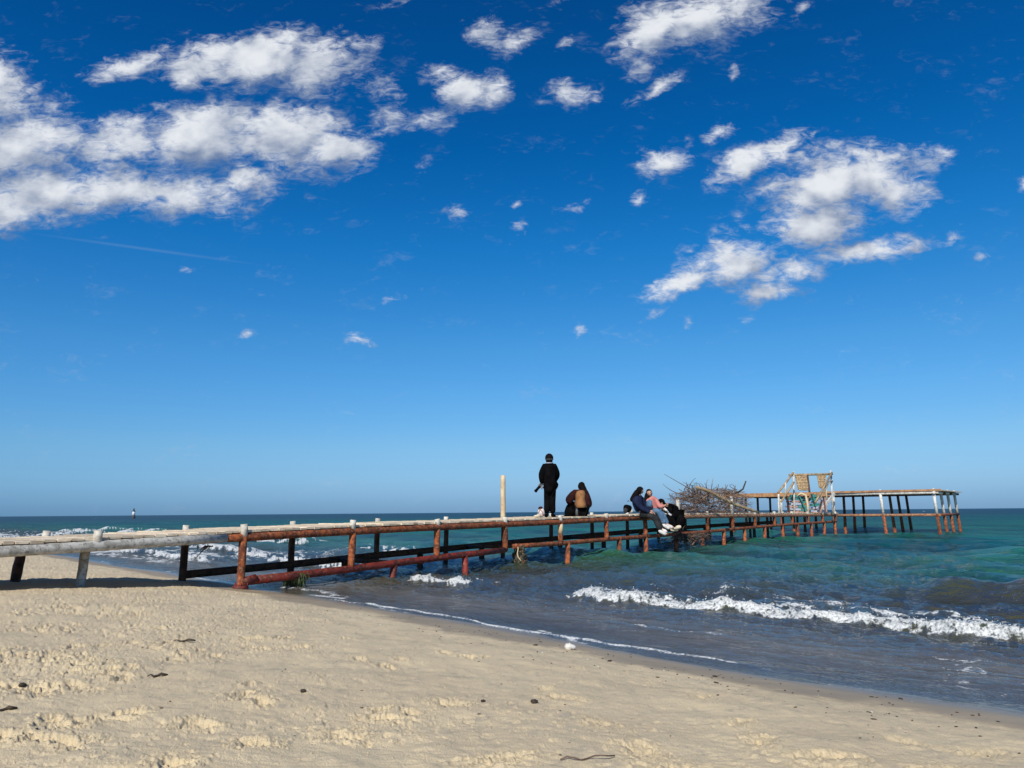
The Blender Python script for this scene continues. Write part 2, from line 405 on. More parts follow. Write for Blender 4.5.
# patches of churned foam beyond the walkway
ch = sstep(17, 24, tt)*sstep(.2, 1.2, s)*(1-sstep(6, 9.5, s))
foam = np.maximum(foam, ch*.85*np.clip(1-np.abs(perlin(tt*.8, s*1.9))*3.0, 0, 1)*sstep(-.35, .3, perlin(tt*.25, s*.5)))
foam = np.maximum(foam, ch*.62*sstep(.30, .60, perlin(tt*.5+8, s*1.1)+.25*perlin(tt*3, s*5)))
# whitecaps far out
wc = sstep(.72, .86, perlin(tt*.07+3, s*.17))*sstep(.1, .4, perlin(tt*.3, s*.6))*sstep(25, 60, s)
foam = np.maximum(foam, .9*wc)
# thin wash running up the sand
bz, _, _ = beach_height(X, Y, False)
run = .012*np.sin(2*np.pi*(tt/4.3)+1.4)+.02*perlin(tt*.35, 1.0)+.006*perlin(tt*1.7, 4.)
shal = 1-sstep(.3, 2.0, s)
H = H*(1-shal*.82)+shal*run
thick = H-bz
edge = sstep(3, 5, tt)*np.exp(-((thick-.006)/.006)**2)*sstep(-.15, .45, perlin(tt*.55+4.4, 3.)+.25*perlin(tt*4, s*3))
foam = np.maximum(foam, .75*edge*(RR < 80))
# second small wash line with foam
for s1, a_, b_, sd, wd in ((.10, 3.6, 11.0, 1., .05), (.42, 10.8, 14.5, 8., .16), (1.25, 4.6, 6.2, 5., .05)):
    sc = s1+.10*perlin(tt*.7+sd, sd)+.05*perlin(tt*2.6, sd)
    d = s-sc; ee = env(a_, b_, .5)
    H += ee*.016*np.where(d > 0, np.exp(-(d/.35)**2), np.exp(-(d/.05)**2))
    foam = np.maximum(foam, ee*(.86 if sd == 1. else .62)*(.82+.3*perlin(tt*5, s*6))*np.exp(-((d+.02)/(wd*(.75+.7*perlin(tt*1.4+3, sd))))**2))
lace = np.clip(1-np.abs(perlin(tt*1.2+.4*perlin(tt*4, s*4), s*2.4))*7, 0, 1)*(1-sstep(1.4, 2.4, s))*sstep(.05, .5, s)
foam = np.maximum(foam, .42*lace*sstep(-.2, .4, perlin(tt*.6+11, s*.8)))
foam = np.clip(foam, 0, 1)
Z = np.where(RR > 900, 0, H)
m, t, b = mat('sea_water')
geo = t.new('ShaderNodeNewGeometry').outputs['Position']
sh = t.attr('shore'); fo = t.attr('foam'); th = t.attr('thick'); rd = t.attr('dist')
rot = t.map(geo, rot=(0,0,R(-41)))            # x offshore, y along the shore
nb = t.noise(t.map(rot, scale=(.10,.035,1)), 1, 4, .6)
far = t.rng(t.m('ADD', rd, t.m('MULTIPLY', t.m('SUBTRACT', nb, .5), 60)), 25, 260)
body = t.mix(t.rng(sh, .6, 3.0), (.19,.165,.125), (.062,.060,.030))
body = t.mix(t.rng(sh, 5.0, 11.0), body, (.034,.125,.066))
body = t.mix(t.rng(sh, 10.0, 30.0), body, (.008,.155,.108))
nb2 = t.noise(t.map(rot, scale=(.45,.12,1)), 1, 5, .6)
body = t.mix(t.m('MULTIPLY', t.rng(nb, .42, .62), t.rng(sh, 8, 25)), body, t.mix(.5, body, (.003,.035,.050)))
body = t.mix(t.m('MULTIPLY', t.rng(nb2, .46, .60), t.rng(sh, 4, 12, .2, .62)), body, (.004,.028,.045))
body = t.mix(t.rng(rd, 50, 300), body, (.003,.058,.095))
hg = t.attr('swell')      # light through thin crests and dark troughs painted into body colour by height
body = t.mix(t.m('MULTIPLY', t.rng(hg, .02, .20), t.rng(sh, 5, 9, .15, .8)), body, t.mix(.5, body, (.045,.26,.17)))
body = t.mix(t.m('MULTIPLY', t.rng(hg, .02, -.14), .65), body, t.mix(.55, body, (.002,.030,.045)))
body = t.mix(t.m('MULTIPLY', t.attr('face'), .9), body, (.058,.052,.020))   # sandy water lifted in the steep face
# broken foam
fn = t.noise(t.map(rot, scale=(1,.55,1)), 7, 7, .68, .6); fn2 = t.noise(rot, 34, 4, .6)
fv = t.m('ADD', fo, t.m('MULTIPLY', t.m('SUBTRACT', t.m('ADD', t.m('MULTIPLY', fn, .55), t.m('MULTIPLY', fn2, .45)), .5), 1.9))
fm = t.m('MULTIPLY', t.rng(fv, .34, .72), t.rng(fo, .03, .16))
glass = b
glass.inputs['Roughness'].default_value = .06
t.set(glass.inputs['Roughness'], t.rng(rd, 15, 400, .05, .32, False))
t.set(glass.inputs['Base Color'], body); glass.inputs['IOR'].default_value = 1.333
t.set(glass.inputs['Specular IOR Level'], t.rng(rd, 30, 300, .5, .30, False))
r1 = t.noise(t.map(rot, scale=(1,.5,1)), 2.2, 6, .62, .4)
r2 = t.noise(t.map(rot, scale=(1,.6,1)), 9, 4, .6, .3)
r3 = t.noise(t.map(rot, scale=(.35,.12,1)), 1, 6, .65)
n0 = None
n = t.bump(r3, t.rng(rd, 12, 60, .0, 1.0), 1.0)
n = t.bump(r1, t.rng(rd, 4, 45, .45, 1.0), .34, n)
n = t.bump(r2, t.rng(sh, .2, 2.5, .6, .8), .05, n)
t.set(glass.inputs['Normal'], n); glass.inputs['Specular IOR Level'].default_value = 0
for l_ in list(glass.inputs['Specular IOR Level'].links): t.l.remove(l_)
tr = t.new('ShaderNodeBsdfTransparent'); t.set(tr.inputs[0], (.80,.86,.84))
gl = t.new('ShaderNodeBsdfGlossy'); t.set(gl.inputs['Roughness'], .07); t.set(gl.inputs['Normal'], n); t.set(gl.inputs['Color'], (1,1,1))
fr = t.new('ShaderNodeFresnel'); fr.inputs['IOR'].default_value = 1.333; t.l.new(n, fr.inputs['Normal'])
thin = t.new('ShaderNodeMixShader'); t.set(thin.inputs[0], t.m('MINIMUM', fr.outputs[0], .34)); t.l.new(tr.outputs[0], thin.inputs[1]); t.l.new(gl.outputs[0], thin.inputs[2])
gl2 = t.new('ShaderNodeBsdfGlossy'); t.set(gl2.inputs['Roughness'], t.rng(rd, 12, 200, .07, .36, False)); t.l.new(n, gl2.inputs['Normal'])
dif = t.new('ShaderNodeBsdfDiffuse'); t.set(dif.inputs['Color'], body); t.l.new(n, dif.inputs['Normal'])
deepm = t.new('ShaderNodeMixShader'); t.set(deepm.inputs[0], t.m('MULTIPLY', fr.outputs[0], t.m('MULTIPLY', t.rng(rd, 8, 60, .48, .25, False), t.rng(sh, .5, 3.0, .7, 1.0)))); t.l.new(dif.outputs[0], deepm.inputs[1]); t.l.new(gl2.outputs[0], deepm.inputs[2])
wm = t.new('ShaderNodeMixShader'); t.set(wm.inputs[0], t.rng(th, .0, .12, .12, 1.0, False)); t.l.new(thin.outputs[0], wm.inputs[1]); t.l.new(deepm.outputs[0], wm.inputs[2])
fd = t.new('ShaderNodeBsdfPrincipled'); t.set(fd.inputs['Base Color'], t.mix(t.m('MULTIPLY', t.rng(fn2, .34, .58), t.rng(fn, .36, .6, .45, 1)), (.36,.38,.38), (.86,.86,.83))); fd.inputs['Roughness'].default_value = .75
t.set(fd.inputs['Normal'], t.bump(t.m('ADD', fn, t.m('MULTIPLY', fn2, .6)), .9, .05))
fin = t.new('ShaderNodeMixShader'); t.l.new(fm, fin.inputs[0]); t.l.new(wm.outputs[0], fin.inputs[1]); t.l.new(fd.outputs[0], fin.inputs[2])
t.l.new(fin.outputs[0], t.n['Material Output'].inputs['Surface'])
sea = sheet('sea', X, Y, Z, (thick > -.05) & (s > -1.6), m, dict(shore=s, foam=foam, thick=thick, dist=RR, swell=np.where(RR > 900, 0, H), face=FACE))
M['sea'] = m
# spray beads thrown up along the breaking crests
m, t, b = mat('spray'); b.inputs['Base Color'].default_value = (.85,.86,.86,1); b.inputs['Roughness'].default_value = .5
mb = MB(); cand = np.argwhere((foam > .75) & (s > 2) & (s < 3.4) & (RR < 17))
for q in cand[rng.choice(len(cand), 700, replace=False)]:
    r = random.uniform(.002, .0065)
    mb.ball((X[q[0], q[1]]+random.gauss(0, .03), Y[q[0], q[1]]+random.gauss(0, .03), Z[q[0], q[1]]+abs(random.gauss(0, .022))), r, 5, 4)
tag(mb.build('sea_spray', m), kind='stuff')

# ------------------------------------------------------------------ pier
pier = empty('pier', (0, 0, 0))
tag(pier, 'long rusty pipe and plank pier from the sand out to a raised platform', 'pier')
AX = Vector((.6145, .7889, 0)); PP = Vector((.7889, -.6145, 0))
K0, STEP = 11.1, 1.865
_a, _b = P(97, 546, 11.1), P(645, 517.8, 11.1+1.865*7)
def nline(k, off=0):
    v = _a+(_b-_a)*(k/7.); return Vector((v.x, v.y, 0))
_c, _d = P(46, 541, 12.4), P(551, 519, 12.4+1.865*6)
def fline(k):
    v = _c+(_d-_c)*(k/6.); return Vector((v.x, v.y, 0))
def pxof(p):
    q = MR.transposed() @ (Vector(p)-Vector((0, 0, EYE))); return 512+F*q.x/-q.z, 384-F*q.y/-q.z
def zat(p, py):                                         # height of the point above p seen at row py
    lo, hi = -2., 4.
    for _ in range(40):
        mid = (lo+hi)/2
        if pxof((p[0], p[1], mid))[1] > py: lo = mid
        else: hi = mid
    return lo
def interp(x, tab):
    for (a, va), (b, vb) in zip(tab, tab[1:]):
        if x <= b: return va+(vb-va)*(x-a)/(b-a)
    return tab[-1][1]
RAIL = [(-120,558.5),(0,551.5),(97,546),(170,541.5),(250,537),(380,530),(440,527.2),(500,524.8),(560,522),(620,519),(700,516.5),(770,515.6),(836,515.0),(900,515)]
LOWN = [(243,581.5),(353,568.7),(440,557.5),(505,550),(512,546.5),(560,543.5),(612,539),(650,536.3),(700,532.3),(760,526.8),(800,523.8),(836,521.6),(900,520)]
LOWF = [(182,575),(290,564.5),(360,557),(500,543.5),(560,538),(620,532.7),(640,531),(690,527.3),(730,524.5),(770,522.5),(836,520.5),(900,519)]
def zr(k):
    if k < -.9: return zr(-.9)+(k+.9)*.03
    p = nline(k); x, _ = pxof((p.x, p.y, 1)); return zat(p, interp(x, RAIL))
def N3(k, dz=0): p = nline(k); p.z = zr(k)+dz; return p
def F3(k, dz=0):
    p = fline(k); kk = k+.7-.0; p.z = zr(k+(1.3-.75*1.0)/STEP*0+.0)+dz; return p
KEND = 16.0
def jit(a=.006): return random.uniform(-a, a)
# long rails: grey length on the beach, rusted over the water
ks = [i*.5-3 for i in range(0, 8)]+[.86]
mb = MB(); mb.tube([N3(k)+Vector((jit(),jit(),jit())) for k in ks if k <= .87], [.073+jit(.003) for k in ks if k <= .87], 14)
tag(mb.build('rail', M['grey_log'], pier), 'weathered grey length of upper rail over the sand')
ks = [7+.5*i for i in range(0, 19)]
mb = MB(); mb.tube([N3(k)+Vector((jit(),jit(),jit(.004))) for k in ks], [.066+jit(.003) for k in ks], 14, col=.5)
tag(mb.build('rail', M['rust_pale'], pier), 'paler brown length of upper rail near the platform')
ks = [.86]+[1+.5*i for i in range(0, 13)]
mb = MB(); mb.tube([N3(k)+Vector((jit(),jit(),jit(.004))) for k in ks], [.066+jit(.003) for k in ks], 14, col=.5)
tag(mb.build('rail', M['rust'], pier), 'rusty upper rail on the near side')
mb = MB(); mb.tube([F3(k*.5-3)+Vector((0,0,-.02)) for k in range(0, 39)], .068, 12)
mb.build('rail', M['dark_shaded_wood'], pier)  # far rail: shade under the deck put into its dark colour
# planks of the walkway
mb = MB(); k = -3.0
while k < KEND+.2:
    w = random.uniform(.13, .19)/2.36
    a = N3(k+w/2, .097+random.uniform(-.006,.006)); b2 = fline(k+w/2-.03); b2.z = a.z+jit(.004)
    dirn = (b2-a); dirn.z = 0; dirn.normalize()
    mb.beam(a-dirn*random.uniform(-.01, .035), b2+dirn*random.uniform(.0, .05), w*2.36*.90, random.choice((.030,.034,.040)), col=random.random())
    k += w
mb.build('deck', M['plank'], pier)
# stringers under the planks
for off in (.7, 1.35):
    mb = MB()
    mb.tube([N3(k*1.0-3, .02)-PP*off for k in range(0, 20)], .045, 8); mb.build('joist', M['dark_shaded_wood'], pier)
def post(bot, top, r, m, label=None, wob=.02, capz=None, nseg=5, parent=pier):
    mb = MB(); bot = Vector(bot); top = Vector(top); n = nseg
    pts = [bot+(top-bot)*i/n+Vector((jit(.006), jit(.006), 0)) for i in range(n+1)]
    mb.tube(pts, [r*(1+jit(.05)) for _ in pts], 12, mi=0, col=random.random())
    o = mb.build('post', m, parent)
    if label: o['label'] = label
    return o
def cap(top, h, r, m=None):
    mb = MB(); top = Vector(top); mb.tube([top, top+Vector((jit(.008), 0, h*.6)), top+Vector((jit(.008),0,h))], [r, r*.98, r*.92], 12); return mb
# near row
for k in range(-1, 17):
    p = N3(k); h = .215 if k < 3 else .175
    if k == 8: h = EYE+.37-p.z
    if k == 10: h = EYE+.53-p.z
    m = M['cap'] if k <= 0 else M['rust']
    if k == 0:
        bt = G(80, 586, .27); tp = P(85.5, 549.5, bt.y+.06); post(bt-Vector((0,0,.15)), tp, .066, M['grey_log'], 'leaning grey post footed in the sand')
        lo = None
    elif k == -1:
        post((p.x-.2, p.y, .1), p, .075, M['grey_log'])
    else:
        x, _ = pxof((p.x, p.y, .6)); zl = zat(p, interp(x, LOWN)) if k >= 1 else 0
        if k == 1: zl = -.05
        post((p.x-.012*(k < 4), p.y, zl-.02), p, .066, M['rust'])
    mb = cap(p, h, .062)
    c = mb.build('post_top', M['cap'] if k not in (8, 10) else M['white_post'], pier)
    if k == 5: mb2 = MB(); mb2.tube([p+Vector((0,0,-.30)), p+Vector((0,0,-.06))], .0685, 12); tag(mb2.build('worn_band', M['pole'], pier), 'pale worn band on a rusty post')
# far row
for k in range(-1, 17):
    p = F3(k, -.02); z0 = -.35 if k > 0 else -.1
    lean = Vector((-.12, -.1, 0)) if k == 0 else Vector((-.03, 0, 0))
    if k == 0:
        b3 = P(14.5, 580, 12.1); post(b3-Vector((0,0,.1)), P(21, 553, 12.3), .072, M['dark_shaded_wood'])
    else: post(p+lean*.6+Vector((0,0,z0-p.z)), p, .068 if k < 3 else .06, M['dark_shaded_wood'])  # far posts coloured dark to carry their shadow side
    top = p+Vector((0,0,.02))
    if k == 5:
        mb = MB(); zt = zat(p, 475.3); pts = [Vector((p.x-.0, p.y, p.z+(zt-p.z)*i/6)) for i in range(7)]
        mb.tube([q+Vector((jit(.006),0,0)) for q in pts], [.072,.07,.071,.068,.07,.067,.064], 12)
        for zz in (.38, .74): mb.ball(pts[0]+Vector((-.03,-.06,(zt-p.z)*zz)), .02, 6, 5)
        tag(mb.build('pole', M['pole'], pier), 'tall pale pole standing above the deck')
    elif k in (9, 11, 12, 14): pass
    else: cap(top, .19, .06).build('post_top', M['cap'], pier)
# lower rails
def polyrail(tab, line, k0, k1, r, m, dk=.5, sag=0):
    mb = MB(); pts = []; k = k0
    while k <= k1+1e-6:
        p = line(k); x, _ = pxof((p.x, p.y, .3)); p.z = zat(p, interp(x, tab)); pts.append(p); k += dk
    mb.tube(pts, [r+jit(.003) for _ in pts], 12); return mb.build('lower_rail', m, pier), pts
polyrail(LOWN, nline, 1.0, 4.0, .068, M['rust_red'])
polyrail(LOWN, nline, 4.13, 16.0, .058, M['rust'], dk=.4565)
polyrail(LOWF, fline, 1.0, 14.5, .075, M['dark_shaded_wood'])
# flange at the foot of the first near post, with a joint collar
p = nline(1); mb = MB(); fz = sand_z(p.x, p.y)
mb.tube([(p.x-.01,p.y,fz-.06),(p.x-.01,p.y,fz+.05),(p.x-.01,p.y,fz+.07)], [.13,.125,.08], 14)
pr = nline(1.04); mb.tube([Vector((p.x,p.y,fz+.10)), Vector((pr.x+.12,pr.y+.1,fz+.15))], .074, 12)
for a in range(6): mb.tube([(p.x+.105*math.cos(a),p.y+.105*math.sin(a),fz+.03),(p.x+.105*math.cos(a),p.y+.105*math.sin(a),fz+.10)], .014, 6)
mb.build('flange', M['rust_red'], pier)
# piles below the lower rail
for k in (2.47, 3.38, 4.27, 5.14, 6.3, 7.0, 7.9, 8.8, 9.62, 10.5, 11.46, 12.4, 13.3, 14.2, 15.1, 15.9):
    p = nline(k); x, _ = pxof((p.x, p.y, .3)); z = zat(p, interp(x, LOWN))
    mb = MB(); dx = .05 if k < 3 else random.uniform(-.03, .03)
    mb.tube([(p.x-dx*2, p.y, -.9), (p.x-dx, p.y, -.1), (p.x, p.y, z)], [.075, .07, .066], 12, col=random.random())
    mb.build('pile', M['rust_red'] if k < 4 else M['rust'], pier)
for k in (2.6, 3.6, 4.6, 6.2, 7.3, 8.4, 9.6, 10.8, 12.0, 13.2):
    p = fline(k); x, _ = pxof((p.x, p.y, .3)); z = zat(p, interp(x, LOWF))
    mb = MB(); mb.tube([(p.x, p.y, -.9), (p.x, p.y, z)], [.08, .075], 10); mb.build('pile', M['dark_shaded_wood'], pier)
# braces running back under the deck between the lower rails
for k in (2.47, 4.27, 6.3, 8.8, 11.46):
    a = nline(k); x, _ = pxof((a.x, a.y, .3)); a.z = zat(a, interp(x, LOWN)); b3 = fline(k+.05); x, _ = pxof((b3.x, b3.y, .3)); b3.z = zat(b3, interp(x, LOWF))
    mb = MB(); mb.tube([a, b3], .05, 10); mb.build('cross_brace', M['dark_shaded_wood'], pier)
# mussels crusted round the pile at 4.27
p = nline(4.27); mb = MB()
for i in range(380):
    a = random.uniform(0, 6.28); z = random.uniform(-.15, .47); r = .085+.055*math.sin(z*9+a*2)+random.uniform(-.02, .05)
    d = Vector((math.cos(a), math.sin(a), 0))
    q = Matrix.Rotation(random.uniform(0, 3), 3, d) @ Matrix.Rotation(a, 3, 'Z')
    mb.ball(Vector((p.x-.04, p.y, 0))+d*r+Vector((0,0,z)), (.020, .016, .038), 6, 5, rot=q)
mb.tube([(p.x-.04,p.y,-.3),(p.x-.04,p.y,.48)], .09, 12)
tag(mb.build('mussel_crust', M['mussel'], pier), 'dark crust of mussels round a pile')
mb = MB(); q0 = p+Vector((-.08,-.18,.52)); pts = [q0+Vector((.03*math.sin(i*.9)-.05+.04*i*.3, -.01*i, -.05*i)) for i in range(9)]
mb.tube(pts, .012, 6); mb.build('rope', M['pole'], pier)

# raised platform at the end
CR = G(940.5, 534.5, 0); CR.z = 0; print('CR', CR); COLS = [0, 2.5, 5.05, 7.9, 10.75]; ROWS = [0, 2.0, 4.0, 6.2]
def TP(c, r, z): q = CR-PP*c+AX*r; return Vector((q.x, q.y, z))
ZL, ZU = .965, 2.03
for j, r in enumerate(ROWS):
    for i, c in enumerate(COLS):
        q = TP(c, r, 0); ln = Vector((-.07, 0, 0)) if i < 2 else Vector((.02,0,0))
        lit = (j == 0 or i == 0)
        mb = MB(); mb.tube([Vector((q.x, q.y, -1.0)), Vector((q.x, q.y, .0)), Vector((q.x, q.y, ZL))+ln], [.095, .085, .075], 12, col=random.random())
        mb.build('pile', M['rust'], pier)
        mb = MB(); mb.tube([Vector((q.x, q.y, ZL+.0))+ln, Vector((q.x, q.y, ZU+.03))+ln*2], [.072, .070], 12)
        mb.build('post', M['white_post'] if lit else M['dark_shaded_wood'], pier)  # inner posts painted dark for the platform's shade, sunlit edge rows white
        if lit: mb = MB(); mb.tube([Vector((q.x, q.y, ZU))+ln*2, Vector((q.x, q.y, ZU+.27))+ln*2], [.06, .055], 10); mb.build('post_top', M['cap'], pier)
ll = Vector((-.07,0,0))
mb = MB(); mb.tube([TP(c, 0, ZL)+ll*(.7 if c < 3 else 0) for c in (-.15, 1.2, 2.5, 3.8, 5.05)], .07, 12); tag(mb.build('lower_rail', M['rust_pale'], pier), 'rusty rail along the front of the raised platform')
mb = MB(); mb.tube([TP(0, r, ZL)+ll*.7 for r in (-.1, 3.4, 6.35)], .065, 12); mb.build('lower_rail', M['rust'], pier)
mb = MB(); mb.tube([TP(c, -.02, ZU+.06)+ll*(1.6 if c < 3 else 0) for c in (-.2, 2.5, 5.05, 7.9, 11)], .075, 12); tag(mb.build('upper_beam', M['white_post'], pier), 'white painted beam under the front edge of the raised platform')
mb = MB(); mb.tube([TP(-.02, r, ZU+.06)+ll*1.6 for r in (-.2, 3.4, 6.4)], .07, 12); mb.build('upper_beam', M['white_post'], pier)
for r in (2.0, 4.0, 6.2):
    mb = MB(); mb.tube([TP(-.1, r, ZU+.05), TP(10.9, r, ZU+.05)], .06, 8); mb.build('upper_beam', M['dark_shaded_wood'], pier)
mb = MB(); c = -.25
while c < 11.1:
    w = random.uniform(.14, .2)
    mb.beam(TP(c+w/2, random.uniform(-.16, -.08), ZU+.165+jit(.004)), TP(c+w/2, 6.4+jit(.05), ZU+.165+jit(.004)), w*.93, .045, col=random.random()); c += w
mb.build('deck', M['plank'], pier)
mb = MB(); mb.beam(TP(5.3, -.20, ZU+.10), TP(11.2, -.20, ZU+.10), .04, .21, col=.8); tag(mb.build('fascia', M['plank_brown'], pier), 'brown board along the left part of the platform edge')
mb = MB(); mb.beam(TP(-.25, -.19, ZU+.175), TP(5.25, -.19, ZU+.175), .03, .10, col=.7); mb.build('fascia', M['plank_brown'], pier)

# ------------------------------------------------------------------ steps and reed seat by the platform
def place(px, py, Y): return P(px, py, Y)
zd = N3(15)[2]+.10
st = empty('stair', place(829, 514, 40.3)); tag(st, 'steep wooden steps climbing from the walkway to the raised platform', 'steps')
sb, stp = P(818, 514.5, 40.6), P(834.5, 493.5, 41.8)
sbk, stk = sb-PP*1.1, stp-PP*1.1
for a, b3, m, w in ((sb, stp, M['white_post'], .06), (sbk, stk, M['plank_brown'], .07)):
    mb = MB(); mb.beam(a, b3, w, .16); mb.build('stringer', m, st)
for i in range(6):
    f = (i+.6)/6.3; a = sb.lerp(stp, f); b3 = sbk.lerp(stk, f)
    mb = MB(); mb.beam(a, b3, .24, .04, col=random.random()); mb.build('tread', M['plank_brown'], st)
sf = empty('shelter_frame', place(812, 514, 38.5)); tag(sf, 'tall frame of bleached poles with two reed panels hung from its top bar', 'shelter')
Yf = 38.6
def tubeobj(pts, r, name, m, parent, n=8, label=None):
    mb = MB(); mb.tube(pts, r, n); o = mb.build(name, m, parent)
    if label: o['label'] = label
    return o
for px, x2, yt, dy in ((793.5, 794.5, 471.5, 0), (831, 833, 470.5, 0.4)):
    tubeobj([P(x2, 514.5, Yf+dy), P(px, yt, Yf+dy)], .045, 'post', M['white_post'], sf)
tubeobj([P(789, 475, Yf), P(832.5, 474, Yf+.2)], .055, 'top_bar', M['bamboo'], sf)
tubeobj([P(778, 493, Yf-.5), P(793.5, 472.5, Yf)], .05, 'brace', M['bamboo'], sf)
tubeobj([P(781, 502, Yf-.8), P(794, 482, Yf-.5)], .05, 'brace', M['bamboo'], sf)
tubeobj([P(815, 503, Yf-.8), P(832, 472.5, Yf+.2)], .05, 'brace', M['bamboo'], sf)
tubeobj([P(820, 499, Yf-.5), P(829.5, 481.5, Yf+.1), P(832.5, 481, Yf+.4)], .035, 'brace', M['bamboo'], sf)
tubeobj([P(778.5, 494, Yf-.6), P(779, 514, Yf-.6)], .045, 'post', M['white_post'], sf)
tubeobj([P(785.5, 483, Yf-.3), P(785.5, 496, Yf-.3)], .035, 'post', M['white_post'], sf)
tubeobj([P(825.3, 484, Yf-.1), P(827, 500, Yf-.1)], .045, 'post', M['pole'], sf)
tubeobj([P(797, 496, Yf-.9), P(801, 493.2, Yf-1), P(805.5, 495, Yf-1), P(807.5, 503, Yf-1), P(808.6, 514.5, Yf-1)], [.03,.045,.055,.055,.055], 'bent_pole', M['pole'], sf, 10, 'yellowish curved pole leaning against the boards')
def reed_panel(x0, x1, x2, x3, yt, yb, Y0):
    """slats hung vertically, x0..x1 at the top, x2..x3 at the bottom, with cross lashings"""
    mb = MB(); n = 26
    for i in range(n):
        f = (i+.5)/n; a = P(x0+(x1-x0)*f, yt, Y0+jit(.02)); b3 = P(x2+(x3-x2)*f, yb+random.uniform(-.6, .8), Y0-.35+jit(.02))
        mb.beam(a, b3, .026, .045, up=(0,1,0), col=random.random())
    for fz in (.1, .3, .5, .7, .9):
        ya = yt+(yb-yt)*fz; l = x0+(x2-x0)*fz; r = x1+(x3-x1)*fz
        mb.tube([P(l, ya, Y0-.35*fz-.04), P(r, ya, Y0-.35*fz-.04)], .012, 6, col=.2)
    return mb.build('reed_panel', M['mat'], sf)
reed_panel(795, 807.5, 798, 808, 475.5, 490, Yf+.05)
reed_panel(817, 826, 819.5, 824, 475.5, 487.5, Yf+.15)
tubeobj([P(807.5, 475, Yf), P(809.5, 492, Yf-.3)], .05, 'post', M['dark_shaded_wood'], sf)
# painted boards stacked along the deck under the shelter
bs = empty('board_stack', P(800, 514, 39.0)); tag(bs, 'jumble of teal, pale blue and salmon painted boards stacked under the pole shelter', 'boards')
Yb = 38.9
rowsb = [(787,803,512.0,'pink'),(788,800,509,'lav'),(786,797,506.5,'pink'),(790,802,504,'lav'),(787,799,501.5,'pink'),(786,806,498.5,'teal'),(800,806.5,510,'teal'),(797,806.5,506.5,'teal'),(799,806,502,'teal'),
         (811,819,511,'lav'),(812,820,508,'lav'),(811,819,505,'teal'),(812,820,502,'lav'),(810,817,499,'teal'),(811,816.5,496,'teal'),(790,800,496,'teal')]
for x0, x1, yy, mm in rowsb:
    mb = MB(); mb.beam(P(x0, yy, Yb+jit(.1)), P(x1, yy+random.uniform(-.7,.7), Yb+jit(.1)), .22, .085 if mm != 'teal' else .13); mb.build('board', M[mm], bs)
for xa, ya, xb, yb, mm in ((799,496,805,510,'teal'),(812,494,815,506,'teal'),(822,500,820,513,'pink'),(824,497,826,512,'pink'),(787,496,789,512,'dark_shaded_wood')):
    mb = MB(); mb.beam(P(xa, ya, Yb-.25), P(xb, yb, Yb-.2), .05, .20, up=(0,1,0)); mb.build('board', M[mm], bs)

# ------------------------------------------------------------------ driftwood heap
Yd = 27.2
dp = empty('driftwood_heap', P(708, 514, Yd+.6)); tag(dp, 'tangled heap of dry twisted branches piled on the walkway', 'driftwood')
def twig(mb, a, d, L, r, curl, n=7, sub=2, flat=.75):
    zcap = random.choice((1.9,2.05,2.15,2.2,2.3,2.45))
    pts = [a]; rr = [r]; d = d.normalized()
    ax = Vector((random.gauss(0,1), random.gauss(0,1), random.gauss(0,1))).normalized()
    for i in range(n):
        d = (Matrix.Rotation(curl*random.uniform(.3, 1.3)/n, 3, ax) @ d+Vector((jit(.22), jit(.22), jit(.22)))).normalized()
        q = pts[-1]+d*L/n
        if q.z > zcap-.3*abs(q.x-6.9): d.z = -abs(d.z)*.6
        if q.z < zdeck-.02: q.z = zdeck+random.uniform(0,.03)
        pts.append(q); rr.append(r*(1-.75*(i+1)/n))
    c = random.random(); mb.tube(pts, rr, 5, col=c)
    for _ in range(sub):
        j = random.randint(1, n-1)
        twig(mb, pts[j], d+Vector((random.gauss(0,.9), random.gauss(0,.6), random.gauss(0,.9))), L*random.uniform(.3,.6), max(rr[j]*.6, .006), curl*random.uniform(.6, 1.4), 5, sub-1, flat)
zdeck = N3(9)[2]+.11
def heap(n, x0, x1, ytop, name, rmin, rmax, mt, Lr, sub):
    mb = MB()
    for _ in range(n):
        x = random.uniform(x0, x1); f = (x-x0)/(x1-x0)
        yt = interp(x, ytop); y = random.uniform(yt+2, 513); dp_ = random.uniform(.15, 1.7)
        k = (x-97)/(186.8-.168*x); Y0 = K0+STEP*k+dp_
        a = P(x, y, Y0); a.z = max(a.z, zdeck)
        side = -1 if random.random() < .5 else 1
        d = Vector((side*random.uniform(.3, 1), random.gauss(0, .5), random.uniform(-.5, .35)))
        twig(mb, a, d, random.uniform(*Lr), random.uniform(rmin, rmax), random.uniform(.5, 2.6), sub=sub)
    return mb.build(name, mt, dp)
YT = [(675,497),(685,489),(695,485),(705,485.5),(720,487),(735,488),(742,490),(752,507)]; print('HX', P(708,498,27.8))
heap(430, 677, 744, YT, 'thin_branches', .006, .012, M['twig'], (.3,.75), 2)
heap(45, 684, 740, YT, 'thick_branches', .015, .026, M['twig'], (.6,1.2), 1)
heap(26, 718, 744, [(718,487),(744,485)], 'leafy_branches', .008, .016, M['log'], (.3,.6), 2)
mb = MB()
for (x1, y1, x2, y2, x3, y3) in ((690,489,676,481,664,474),(684,495,670,492,663,484),(676,500,667,495,670,493),):
    a, b3, c3 = P(x1,y1,27.8), P(x2,y2,27.5), P(x3,y3,27.4); pts = [a*(1-u)**2+b3*2*u*(1-u)+c3*u*u for u in [i/8 for i in range(9)]]
    mb.tube(pts, [.013*(1-.7*i/8)+.003 for i in range(9)], 5, col=.5)
